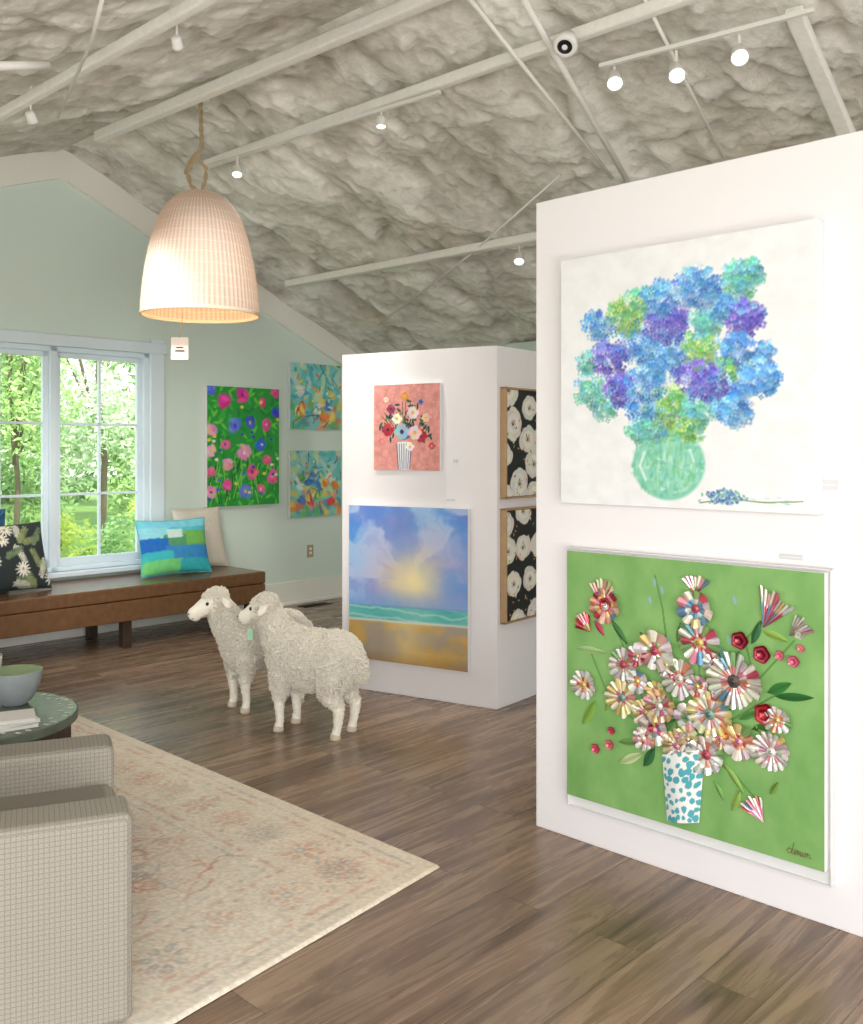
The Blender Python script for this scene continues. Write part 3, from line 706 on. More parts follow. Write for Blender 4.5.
# ---------------------------------------------------------------- paintings
BL=[(84,140,214),(66,118,204),(140,186,235),(176,206,240),(80,160,218)]
PU=[(112,98,205),(92,82,190),(150,142,226),(80,100,198),(130,110,200)]
GR=[(150,200,106),(118,182,94),(186,218,140),(100,172,120)]
AQ=[(120,200,190),(98,188,172),(160,216,204),(110,190,150),(100,176,204)]
SK=[(110,176,232),(84,155,225),(160,208,240),(70,136,214)]
def hyd(P):
    P.a*=(1-.03*(fbm(P.H,P.W,20,20,3)-.5)*2)[...,None]
    P.z+=.0008*fbm(P.H,P.W,40,40,3)
    cl=[(600,326,17,BL),(592,392,18,AQ),(588,364,12,AQ),(627,316,21,GR),(660,299,19,SK),(697,288,24,BL),(743,280,21,AQ),(720,305,16,SK),(612,358,20,PU),(640,345,20,BL),(667,322,24,PU),(745,318,20,PU),(706,322,17,AQ),
        (700,350,19,GR),(735,350,20,BL),(760,378,21,SK),(733,390,24,BL),(705,383,22,PU),(662,360,26,SK),(622,390,19,PU),(645,385,20,BL),(690,372,16,PU),(605,410,12,AQ),(668,408,24,GR),(700,410,18,AQ),(640,410,16,BL),(640,430,14,AQ),(728,408,15,SK),(762,352,13,BL),(690,428,14,GR),(655,430,13,AQ),(725,372,14,GR),(750,268,12,AQ),(684,341,12,BL),(735,412,17,SK),(640,300,14,AQ)]
    P.pd(668,464,42,38,0,(128,200,176),1,.08,.001); P.pd(668,464,39,35,0,(150,214,190),.85,.35)
    for _ in range(340):
        a=random.random()*6.28; r=random.random()**.5*.9; x=668+40*r*math.cos(a); y=464+36*r*math.sin(a)
        P.pd(x,y,random.uniform(3,10)*(1.1-r*.6),random.uniform(1.2,3),random.choice([1.4,1.7,1.2,.2,2.7,1.5]),random.choice([(150,214,188),(104,186,166),(176,224,202),(140,204,140),(120,198,204),(206,234,220),(90,176,160),(110,190,130)]),.5,.6)
    P.line([(645,452),(640,466),(646,480)],2.2,(224,242,232),.5); P.line([(690,450),(694,462)],1.6,(224,242,232),.4)
    for _ in range(46): P.pd(random.uniform(633,703),438+random.uniform(-3,3),5,2.0,random.uniform(-.2,.2),random.choice(AQ+GR),.6,.5)
    random.shuffle(cl)
    for cx,cy,r,pal in cl:
        r*=.95
        for _ in range(26):
            a=random.random()*6.28; q=random.random()**.5; P.pd(cx+r*.8*q*math.cos(a),cy+r*.8*q*math.sin(a),r*.35,r*.3,random.random()*3,[x*.86 for x in jit(random.choice(pal),10)],.75,.6)
    for cx,cy,r,pal in cl:
        r*=.94
        for _ in range(int(r*r*.24)):
            a=random.random()*6.28; q=r*random.random()**.6*1.08; x,y=cx+q*math.cos(a),cy+q*math.sin(a)*.95
            lu=1.0-.22*(y-cy)/r-.08*(x-cx)/r; c=[min(255,t*lu) for t in jit(random.choice(pal if random.random()<.88 else SK),14)]
            a0=random.random()*1.5; s_=random.uniform(1.7,2.8)
            for i in range(4): P.pd(x+s_*math.cos(a0+i*1.57),y+s_*math.sin(a0+i*1.57),s_*1.05,s_*.85,a0+i*1.57,[min(255,max(0,t+(18 if i<2 else -12))) for t in c],.7,.7,random.uniform(.001,.0025))
    P.line([(700,503),(730,499),(765,503),(803,502)],.9,(120,150,90),.8)
    for _ in range(110):
        x=random.gauss(724,11); y=498+random.uniform(-9,7)*(1-abs(x-724)/45); P.pd(x,y,2.4,1.7,random.random()*3,random.choice([(90,120,190),(100,160,160),(80,110,176),(120,180,160),(150,190,210)]),.85,.5,.002)
    for _ in range(14): P.pd(random.uniform(740,800),501+random.uniform(-3,4),4,1,0,random.choice([(160,200,190),(180,200,220)]),.5,.5)
artwork(PR,'canvas_painting','large white canvas of blue and purple hydrangeas in an aqua vase','painting',(561,261,502,818,218,516),.045,hyd,430,(236,238,240),M['canvasedge'],'artworks on the display walls')
def greenbg(P):
    f=fbm(P.H,P.W,9,14,4); P.a=mix(C8(108,158,86)+0*P.a,C8(140,184,112)+0*P.a,f*1.1)
    for st in [((655,748),(640,690),(625,650),(608,610)),((680,745),(672,700),(660,660)),((690,745),(712,700),(737,680)),((690,748),(740,700),(795,640)),((688,745),(700,680),(697,610)),((684,748),(740,715),(785,690)),((700,750),(735,775),(757,800)),((672,690),(663,610),(655,575)),((670,748),(610,700),(590,650)),((760,700),(745,640),(772,612))]:
        P.line(st,1.2,(84,134,64),.8)
    for x,y in [(655,582),(650,600),(662,590),(668,640),(735,600),(729,640)]: P.pd(x,y,2,5,.2,(140,176,220),.7)
R0,P0=artwork(PR,'framed_collage','green framed collage of metallic relief flowers in a teal-spotted vase','artwork',(567,550,797,825,573,869),.03,greenbg,300,(120,180,90),M['white'],'artworks on the display walls',off=.018)
PF=P0.fp; gw,gh=P0.w,P0.h; cx0=P0.s0+gw/2
b=MB(); w2=gw/2+.012; zb_=-.05; zt_=gh+.010
b.box(-w2,w2,zb_,zt_,-.016,-.001)
for q in ((-w2,-w2+.004,zb_,zt_),(w2-.004,w2,zb_,zt_),(-w2,w2,zb_,zb_+.004),(-w2,w2,zt_-.004,zt_)): b.box(q[0],q[1],q[2],q[3],-.001,.010)
b.build('tray_frame',M['canvasedge'],R0,bevel=.001)
def loc(px,py):
    a,z=PF.sz(px,py); return a-cx0,z-P0.z0
KP=lambda px:(PF.p.y+PF.d.y*PF.sz(px,500)[0])/F
ZB=.0325
ACC=[(200,80,100),(130,175,110),(110,155,185),(225,150,172),(226,200,130),(240,236,228),(190,186,180),(226,150,120),(245,243,238)]
def fan(px,py,r,cols,n=12,a0=0,a1=360,z=ZB+.002,lift=.012,name='flower',dome=None):
    x,y=loc(px,py); r=r*KP(px); b=MB()
    inner=[random.choice(ACC) for _ in range(3)]; mid_=random.uniform(.3,.6); crk=random.uniform(.2,1)
    for i in range(n):
        t0=math.radians(a0+(a1-a0)*i/n); t1=math.radians(a0+(a1-a0)*(i+1)/n); tm=(t0+t1)/2
        c=C8(*jit(cols[i%len(cols)],10)); 
        if random.random()<.15: c=C8(*random.choice(ACC))
        ci=C8(*jit(inner[i%3],10)); rr=r*random.uniform(.88,1.07); f_=random.uniform(.88,1.05)
        T=[t0,t0*.7+tm*.3,tm,t1*.7+tm*.3,t1]; RR=[.86,.99,1.02,.99,.86]; ZZ=[.1,.7,1,.6,.1]; zk=1+crk*random.uniform(-.5,.6)
        vs=[(x,y,z+lift*.3)]; cs=[tuple(ci*.8)]
        for q in range(5): vs.append((x+rr*mid_*math.cos(T[q]),y+rr*mid_*math.sin(T[q]),z+lift*(.25+.35*ZZ[q]))); cs.append(tuple(np.clip(ci*f_,0,1)))
        for q in range(5): vs.append((x+rr*(mid_+.10)*math.cos(T[q]),y+rr*(mid_+.10)*math.sin(T[q]),z+lift*(.25+.42*ZZ[q])*zk)); cs.append(tuple(np.clip(c*f_,0,1)))
        for q in range(5): vs.append((x+rr*RR[q]*math.cos(T[q]),y+rr*RR[q]*math.sin(T[q]),z+lift*ZZ[q]*zk)); cs.append(tuple(np.clip(c*f_*(1 if q<3 else .85),0,1)))
        fs=[(0,j,j+1) for j in range(1,5)]
        for k_ in (0,5): fs+=[(1+k_+j,6+k_+j,7+k_+j,2+k_+j) for j in range(4)]
        b.add(vs,fs,cs)
    if dome is not None:
        b.ell((x,y,z+lift*.5),(r*.24,r*.24,.008),n=14,m=6,col=C8(*dome)); b.ell((x,y,z+lift*.5+.005),(r*.12,r*.12,.006),n=12,m=6,col=np.clip(C8(*dome)*.7,0,1))
    return b.build(name,M['foil'],R0)
def rose(px,py,r,c1,c2):
    x,y=loc(px,py); r=r*KP(px); b=MB()
    for i in range(4):
        q=r*(1-i*.23); z=ZB+.004+i*.004; vs=[(x,y,z-.003)]; c=C8(*(c1 if i%2==0 else c2))
        for j in range(20):
            t=j*2*math.pi/20+i; vs.append((x+q*(1+.08*math.cos(5*t))*math.cos(t),y+q*(1+.08*math.cos(5*t))*math.sin(t),z+.005))
        b.add(vs,[(0,j,j%20+1) for j in range(1,21)],c)
    b.build('flower',M['foil'],R0)
def leaf(px,py,L,wd,ang,c):
    x,y=loc(px,py); k_=KP(px); L*=k_; wd*=k_; vs=[]; a=math.radians(ang); m_=9; cs=[]
    for i in range(m_+1):
        t=i/m_; hw=wd*max(0,math.sin(math.pi*t))**.8*(1-.3*t); 
        for s,zz in ((-1,ZB+.001),(0,ZB+.008),(1,ZB+.001)):
            u_=(t-.5)*2*L; vs.append((x+u_*math.cos(a)-s*hw*math.sin(a),y+u_*math.sin(a)+s*hw*math.cos(a),zz)); cs.append(tuple(C8(*c)*(1 if s else .8)))
    b=MB(); b.add(vs,[(i*3+j,i*3+3+j,i*3+4+j,i*3+1+j) for i in range(m_) for j in (0,1)],cs); b.build('leaf',M['leafpaper'],R0)
SI=[(240,238,232),(200,198,194),(248,244,234),(214,210,202)]
SP=[(240,232,228),(222,160,170),(247,243,236),(208,190,190)]
YC=[(236,222,150),(247,243,216),(216,196,120),(242,236,196)]
MU=[(240,236,228),(205,90,105),(140,180,110),(243,239,230),(226,150,168),(110,160,182)]
RD=[(175,45,60),(224,115,122),(150,30,45),(238,205,198)]
GO=[(222,190,130),(240,228,196),(196,164,110),(234,210,165)]
for a in [(620,632,14,4,-50,(60,120,60)),(592,650,19,4,0,(170,205,140)),(590,712,15,6,60,(130,175,70)),(795,697,20,5,8,(40,110,50)),(780,688,14,6,30,(60,130,60)),(757,632,13,5,70,(50,110,60)),(776,636,14,5,-15,(150,190,90)),(650,757,12,6,60,(50,110,60)),(632,758,16,5,30,(200,220,160)),(737,800,12,5,70,(150,190,90)),(767,737,16,4,-40,(150,180,80)),(735,778,16,4,-50,(140,180,80)),(765,727,14,5,20,(60,120,50)),(630,742,12,4,10,(120,160,90)),(610,700,12,4,70,(140,170,80)),(668,725,12,5,40,(90,140,70)),(700,700,12,5,110,(60,130,130)),(647,683,7,4,10,(90,170,170)),(735,660,12,4,60,(90,140,80)),(775,788,8,4,60,(120,160,70)),(680,632,10,4,80,(110,150,90)),(600,628,9,4,-50,(190,60,90)),(720,790,10,3,-60,(120,170,80)),(645,640,9,4,120,(80,140,80)),(722,655,9,4,100,(110,170,150)),(750,715,12,4,30,(90,150,80)),(618,690,9,4,150,(100,160,90))]: leaf(*a)
pts=[loc(*p) for p in [(663,754),(706,748),(700,822),(668,820)]]; nU,nV=60,80
gx=np.zeros((nV,nU,3)); gc=np.zeros((nV,nU,3)); spots=[]
for _ in range(900):
    s_=(random.random(),random.random()*1.6,random.uniform(.045,.09))
    if all(math.hypot(s_[0]-a,s_[1]-b_)>.155 for a,b_,_r in spots): spots.append(s_)
wbx=vnoise(nV,nU,8,6); wby=vnoise(nV,nU,8,6)
for j in range(nV):
    for i in range(nU):
        s_=i/(nU-1); t=j/(nV-1); L_=np.array(pts[0])*(1-t)+np.array(pts[3])*t; R_=np.array(pts[1])*(1-t)+np.array(pts[2])*t
        p=L_*(1-s_)+R_*s_; gx[j,i]=(p[0],p[1],ZB+.004+.020*math.sin(math.pi*s_))
        sx_=s_+.08*(wbx[j,i]-.5); ty_=t*1.6+.08*(wby[j,i]-.5)
        on=any((sx_-a)**2*(.6+.9*((k_*7)%3)/3)+(ty_-b_)**2<r_*r_ for k_,(a,b_,r_) in enumerate(spots))
        gc[j,i]=C8(80,168,180) if on else C8(238,240,237)
gridmesh('vase',[(gx,gc)],M['paint'],R0,flip=True)
random.seed(21)
for a in [(607,606,18,[(190,150,120),(150,50,60),(225,200,170)],12),(585,684,15,SI,13),(625,664,17,SI,14),(624,697,19,YC,15),(657,650,21,SP,9),(701,642,22,MU,15),(698,608,19,MU,10),(681,678,20,SI,15),(712,713,24,YC,17),(708,754,21,SI,11),(679,745,17,GO,13),(656,729,17,SP,8),(647,712,15,YC,12),(741,741,18,SP,9),(773,751,20,SI,17),(779,719,14,SI,12),(662,705,17,GO,12),(690,716,15,SP,7),(640,655,11,RD,9),(690,738,13,YC,11),(725,690,14,SI,8),(646,737,12,SP,10),(668,664,13,MU,9),(640,680,12,SI,7),(722,738,12,GO,10),(700,685,12,SP,10),(716,664,12,SI,10),(658,690,11,YC,9)]:
    fan(a[0],a[1],a[2],a[3],a[4],dome=random.choice([(220,190,110),(235,230,220),(190,80,100),(130,165,150),(200,170,120),(226,150,165)]),lift=random.uniform(.008,.018),z=ZB+random.uniform(.002,.010))
fan(737,680,28,SI,22,z=ZB+.014,lift=.018,dome=(90,80,74))
fan(592,632,20,RD,7,95,175,lift=.014); fan(603,605,26,[(236,226,200),(190,200,150),(210,150,140)],7,50,130,lift=.014)
fan(764,628,40,SP+[(210,110,120)],9,35,95,lift=.016); fan(790,636,26,SI,7,15,75,lift=.014)
fan(765,822,26,MU,8,95,160,lift=.014); fan(697,594,20,SP,7,40,140,lift=.014)
for a in [(607,604,9,(150,20,40),(190,60,70)),(741,640,9,(130,20,40),(190,70,90)),(763,654,9,(140,25,45),(200,80,100)),(766,714,11,(150,15,30),(205,60,70)),(781,655,5,(225,120,140),(240,180,190)),(795,661,6,(215,90,130),(240,170,190)),(801,634,5,(240,235,225),(200,200,190)),(597,748,5,(215,80,110),(240,150,170)),(611,744,5,(225,110,130),(240,170,180)),(613,730,4,(200,60,90),(230,130,150)),(802,648,4,(235,130,150),(250,200,200)),(728,735,7,(225,110,60),(240,180,90)),(654,727,7,(150,20,40),(200,70,80)),(640,655,5,(180,50,80),(220,120,140))]: rose(*a)
sg=[(.5,.5),(.2,.6),(0,.3),(.2,0),(.5,.2),(.6,1.3),(.55,.1),(.7,0),(1.15,.5),(.92,.6),(.8,.3),(.95,0),(1.15,.2),(1.2,.55),(1.18,.1),(1.35,.3),(1.42,.55),(1.48,.05),(1.6,.0),(1.7,.5),(1.75,.02),(1.92,.05),(2.0,.55),(2.15,.55),(2.17,0),(2.25,.45),(2.42,.52),(2.48,.05),(2.7,.15)]
lx,ly=loc(787,852); MB().tube([(lx+(a+.2*b_)*.029,ly+b_*.029,ZB+.002) for a,b_ in sg],.0010,5).build('signature',M['sig'],R0)
def sunset(P):
    H,W=P.H,P.W; y=np.linspace(0,1,H)[:,None]+0*np.zeros((1,W)); x=np.linspace(0,1,W)[None,:]+0*y
    n1=fbm(H,W,6,4,5); n2=fbm(H,W,14,6,4); n3=fbm(H,W,5,7,5)
    hz=.36+.02*(x-.5); sx,sy=.56,.53; ang=np.arctan2(y-sy,(x-sx)); rad=np.sqrt(((x-sx)*.85)**2+((y-sy)*1.1)**2)
    T1=fbm(400,400,13,3,4); T2=fbm(400,400,9,4,4)
    def samp(T,sc=1.0): return T[np.clip(((ang+math.pi)/(2*math.pi)*399+70*(n1-.5)).astype(int),0,399),np.clip((rad*330*sc+50*(n3-.5)).astype(int),0,399)]
    r1=samp(T1)*np.clip(rad*5,0,1)+n3*(1-np.clip(rad*5,0,1)); r2=samp(T2)*np.clip(rad*5,0,1)+n1*(1-np.clip(rad*5,0,1))
    sky=mix(C8(84,150,226)+0*P.a,C8(120,140,218)+0*P.a,np.clip((n1-.3)*2.2,0,1)); sky=mix(sky,C8(160,176,232)+0*P.a,np.clip((r2-.45)*4,0,1)*.65)
    sky=mix(sky,C8(204,224,245)+0*P.a,np.clip((r1-.50)*5,0,1)*.6); sky=mix(sky,C8(90,122,208)+0*P.a,np.clip((.43-r1)*5,0,1)*.5)
    g=np.clip(1-rad*1.9+.3*(n1-.5),0,1); sky=mix(sky,C8(232,204,206)+0*P.a,g*.7); sky=mix(sky,C8(250,228,150)+0*P.a,np.clip(g*1.5-.74,0,1)*.9); sky=mix(sky,C8(253,244,190)+0*P.a,np.clip(1-rad*5,0,1)*.6)
    lw=np.clip(1-(y-hz)/.12,0,1); sky=mix(sky,C8(138,176,226)+0*P.a,lw*.65)
    sea=mix(C8(64,172,172)+0*P.a,C8(140,214,204)+0*P.a,n2); wave=np.abs(np.sin((y-hz)*60+n1*5+x*2)); sea=mix(sea,C8(215,236,230)+0*P.a,np.clip((wave-.86)*6,0,1)*.6)
    sand=mix(C8(192,150,76)+0*P.a,C8(226,194,120)+0*P.a,n2); sand=mix(sand,C8(160,158,164)+0*P.a,np.clip((n1-.46)*6,0,1)*.7)
    sand=mix(sand,C8(240,220,160)+0*P.a,np.clip(1-np.abs(x-.5-.2*(n1-.5))*4,0,1)*.6); sand=mix(sand,C8(150,112,60)+0*P.a,np.clip((.08-y)*10,0,1)*.6)
    sh=.26+.02*(x-.5)+.01*n1
    P.a=np.where((y>hz)[...,None],sky,np.where((y>sh)[...,None],sea,sand))
    P.a=mix(P.a,C8(232,238,230)+0*P.a,np.exp(-((y-sh)/.008)**2)*.8); P.a=mix(P.a,C8(110,150,200)+0*P.a,np.exp(-((y-hz)/.005)**2)*.5)
artwork(PM,'canvas_painting','sunset seascape canvas, blue sky over golden beach, on middle partition','painting',(349,503,656,468,511,673),.035,sunset,260,(120,160,220),M['canvasedge'],'artworks on the display walls')
def pinkv(P):
    P.a*=(1-.12*(fbm(P.H,P.W,16,16,3)-.5)*2)[...,None]
    for _ in range(160): P.pd(random.uniform(374,441),random.uniform(382,471),1.2,.7,random.random()*3,(240,185,170),.6)
    for y in np.arange(443,470,1.0):
        t=(y-443)/27; hw=8.5-2*t; P.pd(404,y,hw,1.2,0,(232,234,236),1,.1)
    for i in range(-3,4,1): P.line([(404+i*2.4,444),(404+i*1.9,469)],.5,(50,74,130),1)
    G=[(50,90,60),(90,130,70),(40,70,60),(30,60,80)]
    for _ in range(80):
        a=random.uniform(-.2,3.34); r=random.uniform(8,28); x,y=405+r*.95*math.cos(a),436-r*1.3*math.sin(a); P.pd(x,y,3.6,1.3,random.random()*3,random.choice(G),.95,.3)
    for _ in range(14):
        a=random.uniform(.3,2.9); P.line([(404,440),(404+14*math.cos(a),440-18*math.sin(a)),(404+27*math.cos(a)*1.0,440-38*math.sin(a))],.5,(40,70,60),.9)
    for x,y,r,c in [(388,430,7,(190,45,60)),(421,436,7,(180,40,60)),(402,432,9,(150,185,220)),(413,413,7,(235,215,210)),(391,409,5,(150,60,90)),(415,433,8,(236,200,196)),(405,396,5,(230,150,90)),(426,418,5,(225,190,170)),(382,441,4,(225,120,130)),(410,447,5,(235,235,225)),(397,419,6,(240,235,225)),(432,446,4,(200,80,90)),(386,400,3,(240,220,200)),(421,402,3,(80,110,180))]:
        for i in range(6): P.pd(x+r*.5*math.cos(i),y+r*.5*math.sin(i),r*.55,r*.45,i,jit(c,20),1,.3,.002)
        P.pd(x,y,r*.3,r*.3,0,(60,50,90) if c[0]<200 else (230,180,80),1)
artwork(PM,'canvas_painting','small square pink canvas of flowers in a striped vase','painting',(374,386,470,440,382,471),.03,pinkv,400,(220,150,142),M['canvasedge'],'artworks on the display walls')
def blackw(P):
    spots=[]
    for i in range(500):
        x,y=random.uniform(-.02,P.w+.02),random.uniform(-.02,P.h+.02)
        if any(math.hypot(x-a,y-b_)<.155 for a,b_ in spots): continue
        spots.append((x,y)); r=random.uniform(.09,.115); w_=random.uniform(0,3); sq=random.uniform(.8,1)
        for ring,(k1,n_) in enumerate(((.55,8),(.30,6))):
            for q in range(n_):
                t=q*2*math.pi/n_+w_+ring*.5; rr=r*random.uniform(.9,1.1); P.dab(x+rr*k1*math.cos(t),y+rr*k1*sq*math.sin(t),rr*.44*(1-ring*.2),rr*.30*(1-ring*.2),t+1.3,jit((238,233,222) if ring else (226,221,210),8),1,.10,.002)
                P.dab(x+rr*(k1-.12)*math.cos(t),y+rr*(k1-.12)*sq*math.sin(t),rr*.26,rr*.035,t+1.5,(132,128,122),.7,.4)
        P.dab(x,y,r*.15,r*.12,.5,(60,56,52),.9); P.dab(x+.008,y+.004,r*.10,r*.07,0,(206,170,110),1)
    for _ in range(90): P.dab(random.random()*P.w,random.random()*P.h,.012,.005,random.random()*3,random.choice([(205,170,110),(190,150,100),(235,230,220),(40,40,42)]),1)
for y0,y1,lb in ((389,497,'upper oak-framed black canvas with white flowers on partition end'),(511,622,'lower oak-framed black canvas with white flowers on partition end')):
    r_,P_=artwork(PS,'framed_painting',lb,'painting',(506,y0,y1),.03,blackw,260,(28,28,30),M['black'],'black and white floral pair',width=.62)
    w=P_.w; h=P_.h; f=MB(); f.box(-w/2-.012,-w/2-.002,-.012,h+.012,0,.04); f.box(w/2+.002,w/2+.012,-.012,h+.012,0,.04); f.box(-w/2-.012,w/2+.012,-.012,-.002,0,.04); f.box(-w/2-.012,w/2+.012,h+.002,h+.012,0,.04)
    f.build('frame',M['frameoak'],r_)
def pinkg(P):
    for _ in range(300): P.dab(random.random()*P.w,random.random()*P.h,.05,.018,random.random()*3,random.choice([(40,160,60),(70,195,70),(30,140,65),(120,215,80),(50,165,60)]),.85,.4)
    for _ in range(60):
        x=random.random()*P.w; y=random.uniform(0,.35); P.line([(x,y),(x+random.uniform(-.04,.04),y+.12)],.006,random.choice([(20,110,50),(140,215,90)]),1,px=False)
    pts=[]
    for _ in range(900):
        x,y=random.uniform(.03,P.w-.03),random.uniform(.12,P.h-.03); r=random.uniform(.075,.12)
        if any(math.hypot(x-a,y-b_)<(r+c_)*.80 for a,b_,c_ in pts): continue
        pts.append((x,y,r)); c=random.choice([(236,80,160),(252,150,190),(240,100,160),(253,180,205),(232,70,170),(70,100,225),(100,140,235),(250,160,195)])
        P.dab(x,y,r*.75,r*.55,random.random()*3,c,.95,.3,.002)
        for q in range(8):
            a=random.random()*6.28; d_=r*random.uniform(.1,.5); P.dab(x+d_*math.cos(a),y+d_*math.sin(a),r*random.uniform(.3,.55),r*random.uniform(.15,.3),a+random.uniform(.8,2),jit(c,34),.9,.3,.002)
        if random.random()<.6: P.dab(x+random.uniform(-.01,.01),y,r*.2,r*.13,random.random()*3,random.choice([(60,60,170),(250,205,80),(180,30,110),(250,235,240)]),.9,.3)
    for _ in range(26): P.dab(random.random()*P.w,random.random()*P.h,.022,.016,0,random.choice([(70,110,235),(60,80,200),(250,220,90),(250,240,240)]),1)
artwork(PW,'canvas_painting','tall bright green canvas of pink and blue flowers beside window','painting',(207,387,507,279,388,504),.04,pinkg,150,(50,160,70),M['canvasedge'],'artworks on the mint wall')
def abst(seed):
    def f(P):
        R=random.Random(seed); w,h=P.w,P.h
        for _ in range(110):
            x,y=R.random()*w,R.random()*h
            c=R.choice([(110,205,200),(150,220,215),(80,180,190),(220,230,170),(200,225,215)]) if y>h*.4 else R.choice([(80,160,190),(246,215,100),(240,140,90),(100,195,120),(240,160,160)])
            P.dab(x,y,.08,R.uniform(.02,.045),R.random()*3,c,.75,.4)
        for _ in range(12):
            x,y=R.uniform(.08,w-.08),R.uniform(.1,h*.6); c=R.choice([(235,80,85),(248,226,110),(240,242,236),(80,130,210),(246,150,60),(110,200,90)]); a0=R.random()*3
            for q in range(5): P.dab(x+R.uniform(-.03,.03),y+R.uniform(-.04,.04),R.uniform(.03,.06),R.uniform(.012,.03),a0+R.uniform(-.5,.5),jit(c,22),.85,.3)
        for _ in range(34): P.dab(R.random()*w,R.uniform(h*.3,h),R.uniform(.015,.045),R.uniform(.008,.02),R.random()*3,R.choice([(240,120,100),(250,226,90),(248,248,238),(80,160,110),(246,170,80),(90,150,200)]),.85,.35)
        for _ in range(10):
            x,y=R.random()*w,R.random()*h; P.line([(x,y),(x+R.uniform(-.08,.08),y+R.uniform(.04,.1)),(x+R.uniform(-.12,.12),y+R.uniform(.0,.14))],.004,R.choice([(50,110,120),(60,90,150)]),.7,px=False)
    return f
artwork(PW,'canvas_painting','small square teal abstract canvas, upper of two by the corner','painting',(290,362,429,341,366,430),.035,abst(3),150,(130,210,205),M['canvasedge'],'artworks on the mint wall')
artwork(PW,'canvas_painting','small square teal abstract canvas, lower of two by the corner','painting',(290,451,517,341,450,515),.035,abst(9),150,(130,210,205),M['canvasedge'],'artworks on the mint wall')
def plaque(pl,px,py,w,h,label):
    a,z=pl.sz(px,py); r_=thing('label_holder',label,'label',pl.M(a,z-h/2,.001),'small label holders on the display walls')
    MB().box(-w/2,w/2,0,h,0,.006).build('holder',M['tagclear'],r_,bevel=.001)
    MB().box(-w*.4,w*.4,h*.45,h*.58,.0062,.007).build('print_line',M['pipe'],r_)
plaque(PR,829,485,.06,.03,'tiny clear label holder at right edge of hydrangea painting')
plaque(PR,792,557,.075,.016,'tiny white label above the green framed collage')
plaque(PM,456,461,.03,.018,'tiny label right of the small pink canvas')
plaque(PM,451,500,.05,.012,'tiny label just above the sunset seascape canvas')
a,z=PW.sz(310,551); rt=thing('wall_outlet','beige wall outlet below the small abstract canvases','outlet',PW.M(a,z-.06,.001))
MB().box(-.037,.037,0,.12,0,.006).build('plate',M['jute'],rt,bevel=.002)
for q in (.03,.07): MB().box(-.015,.015,q,q+.025,.006,.009).build('socket',M['beam'],rt,bevel=.002)
rt=thing('floor_vent','dark bronze floor vent grille near the mint wall baseboard','vent',RT(5.75,UW-.2,0))
MB().box(-.16,.16,-.06,.06,.0005,.006).build('plate',M['vent'],rt)
b=MB()
for i in range(14): b.box(-.145+i*.021,-.136+i*.021,-.045,.045,.006,.009)
b.build('grille',M['black'],rt)
# ---------------------------------------------------------------- outdoors
GZ=-.4
struct(MB().box(-25,45,UW+.2,60,GZ-.1,GZ).build('lawn',M['lawn'],mat4=RM))
b=MB(); pp=[(-10,12.2),(0,12.6),(8,13.4),(20,14.8),(30,16.5)]
vs=[(x,y,GZ+.01) for x,y in pp]+[(x,y+1.0,GZ+.01) for x,y in pp]
o=b.add(vs,[(i,i+1,i+6,i+5) for i in range(4)]).build('garden_path',M['path'],mat4=RM); struct(o)
def tree(v,u,h,r,label,pal,nl,ls,trunk=True,name='garden_tree',cat='tree',group='trees outside the window',low=.16):
    rt=thing(name,label,cat,RT(v,u,GZ),group); R=random.Random(int(v*100+u*10)); fb=MB()
    cl=[]
    for i in range(20):
        a=R.random()*6.28; q=R.random()**.5*r*.72; z=R.uniform(low,.92)*h; cl.append((q*math.cos(a),q*math.sin(a),z,r*R.uniform(.35,.55)))
    for i in range(nl):
        c=R.choice(cl); d=Vector((R.gauss(0,1),R.gauss(0,1),R.gauss(0,1))).normalized()*c[3]*R.uniform(.5,1.0)
        p=Vector(c[:3])+d; 
        if p.z<.05: p.z=.05+R.random()*.2
        x=Vector((R.uniform(-1,1),R.uniform(-1,1),R.uniform(-1,1))).normalized(); y=x.orthogonal().normalized(); s=ls*R.uniform(.6,1.3)
        cc=C8(*R.choice(pal))*R.uniform(.95,1.05)
        fb.add([p-x*s,p+y*s*.45,p+x*s,p-y*s*.45],[(0,1,2,3)],np.clip(cc,0,1))
    fb.build('foliage',M['leaf'],rt)
    if trunk:
        t=MB().tube([(0,0,0),(.05,0,h*.3),(-.04,.05,h*.55),(0,0,h*.8)],[r*.05,r*.04,r*.03,r*.02],8)
        for i in range(5):
            c=cl[i]; t.tube([(0,0,h*.35),(c[0]*.5,c[1]*.5,(h*.35+c[2])/2+.1),c[:3]],[r*.022,r*.016,r*.008],6)
        t.build('trunk',M['bark'],rt,smooth=True)
    else:
        t=MB()
        for i in range(6): c=cl[i]; t.tube([(0,0,0),(c[0]*.6,c[1]*.6,c[2]*.6),c[:3]],[.02,.015,.008],5)
        t.build('stem',M['bark'],rt)
LT=[(176,212,126),(190,222,146),(164,202,116)]; DK=[(138,180,104),(152,192,118),(126,168,94)]; YL=[(206,224,92),(190,214,84),(220,232,116)]; PL=[(204,228,184),(190,216,168),(216,234,198)]
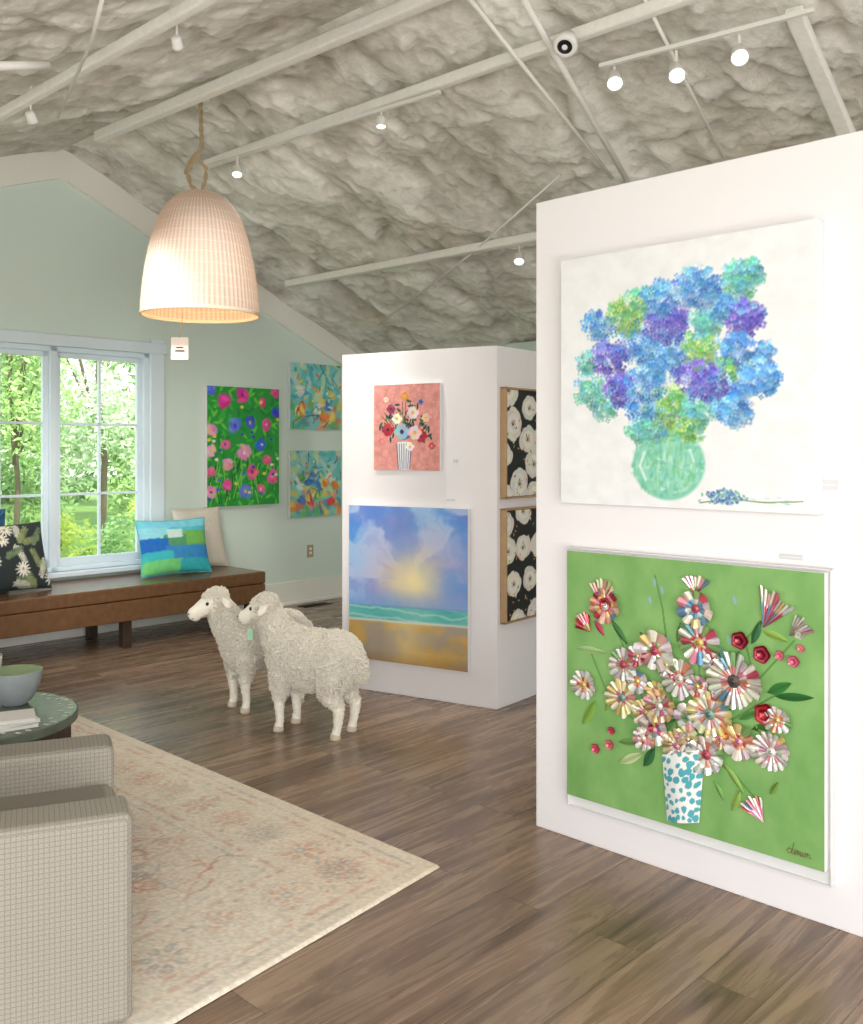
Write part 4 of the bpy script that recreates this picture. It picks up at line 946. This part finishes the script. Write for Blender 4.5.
for a in [(5.0,12.0,4.8,.9,'light green tree nearest the window behind the left sash',LT,4200,.048,.36),(7.5,14.6,5.6,1.3,'pale leafy tree seen through the right sash',PL,6500,.06,.26),(7.3,18.8,6.5,1.7,'dark green tree beyond the garden path',DK,9000,.08,.08),(11.8,20.6,7.5,2.0,'tall green tree beyond the path, right side',LT,9000,.10,.07),(9.3,26.5,10,2.9,'large distant pale green tree behind the others',PL,12000,.15,.06),(16.2,26.5,9,2.6,'large distant dark green tree at far right',DK,6000,.15,.06),(4.6,22.8,9,2.0,'distant light green tree at far left',LT,9000,.11,.06),(2.9,14.6,5,1.1,'dark green tree left of the window view',DK,4500,.08,.15),(12.6,33,12,3.6,'farthest tall dark green tree behind the pale one',DK,11000,.2,.05),(5.8,32,12,3.6,'farthest tall light green tree at left',LT,11000,.2,.05)]:
    tree(*a[:8],low=a[8])
for a in [(4.0,8.8,1.3,.42,'yellow green shrub close outside the left sash',YL,3600,.032),(5.05,9.55,1.15,.46,'bright green shrub outside the middle of the window',LT,3600,.032),(6.15,10.3,1.3,.5,'yellow shrub outside the right sash',YL,3600,.035),(3.0,9.6,1.1,.45,'dark green shrub at the left window edge',DK,2400,.04),(7.4,11.6,1.3,.6,'yellow green shrub beside the garden path',YL,3000,.04),(5.1,16.4,1.6,.8,'round dark shrub just beyond the path',DK,4500,.06),(10.2,16.9,1.7,.9,'round light shrub beyond the path, right side',LT,4500,.06)]:
    tree(*a,trunk=False,name='garden_shrub',cat='shrub',group='shrubs outside the window')
# ---------------------------------------------------------------- light
w=bpy.data.worlds.new('world'); S.world=w; w.use_nodes=True; nt=w.node_tree; bg=nt.nodes['Background']
tc=N(nt,'ShaderNodeTexCoord'); sx=N(nt,'ShaderNodeSeparateXYZ'); nt.links.new(tc.outputs['Generated'],sx.inputs[0])
rp=N(nt,'ShaderNodeValToRGB'); rp.color_ramp.elements[0].position=.0; rp.color_ramp.elements[0].color=(1,.98,.95,1); rp.color_ramp.elements[1].position=.5; rp.color_ramp.elements[1].color=(.80,.91,1,1)
nt.links.new(sx.outputs['Z'],rp.inputs[0]); nt.links.new(rp.outputs[0],bg.inputs[0]); bg.inputs[1].default_value=1.95
def area(name,loc,target,sx_,sy_,e,col):
    l=bpy.data.lights.new(name,'AREA'); l.shape='RECTANGLE'; l.size=sx_; l.size_y=sy_; l.energy=e; l.color=col
    o=bpy.data.objects.new(name,l); COL.objects.link(o); d=(Vector(target)-Vector(loc)); o.matrix_world=Matrix.Translation(loc)@d.to_track_quat('-Z','Y').to_matrix().to_4x4(); return o
l=bpy.data.lights.new('sun','SUN'); l.energy=4.0; l.angle=.02; l.color=(1,.97,.9)
so=bpy.data.objects.new('sun_light',l); COL.objects.link(so); dd=U*.6+V*.08+Vector((0,0,-.8)); so.matrix_world=Matrix.Translation((0,0,9))@dd.to_track_quat('-Z','Y').to_matrix().to_4x4()
area('added_fill_light',RM@Vector((-.6,-.6,1.9)),RM@Vector((3.2,6.8,1.8)),1.0,1.0,55,(1,.985,.96))  # added fill behind the camera, no such lamp in the room
area('added_ceiling_fill',RM@Vector((.6,-1.6,.6)),RM@Vector((2.4,2.4,3.7)),1.8,1.2,62,(1,.98,.95))  # unseen uplight added to brighten the foam ceiling
# ---------------------------------------------------------------- camera
cd=bpy.data.cameras.new('camera'); cam=bpy.data.objects.new('camera',cd); COL.objects.link(cam)
cam.location=(0,0,CH); cam.rotation_euler=(math.pi/2,0,0); cd.sensor_width=36; cd.lens=F/1024*36; cd.shift_y=(HY-512)/1024; cd.clip_start=.05
S.camera=cam
S.view_settings.view_transform='Standard'; S.view_settings.exposure=.10
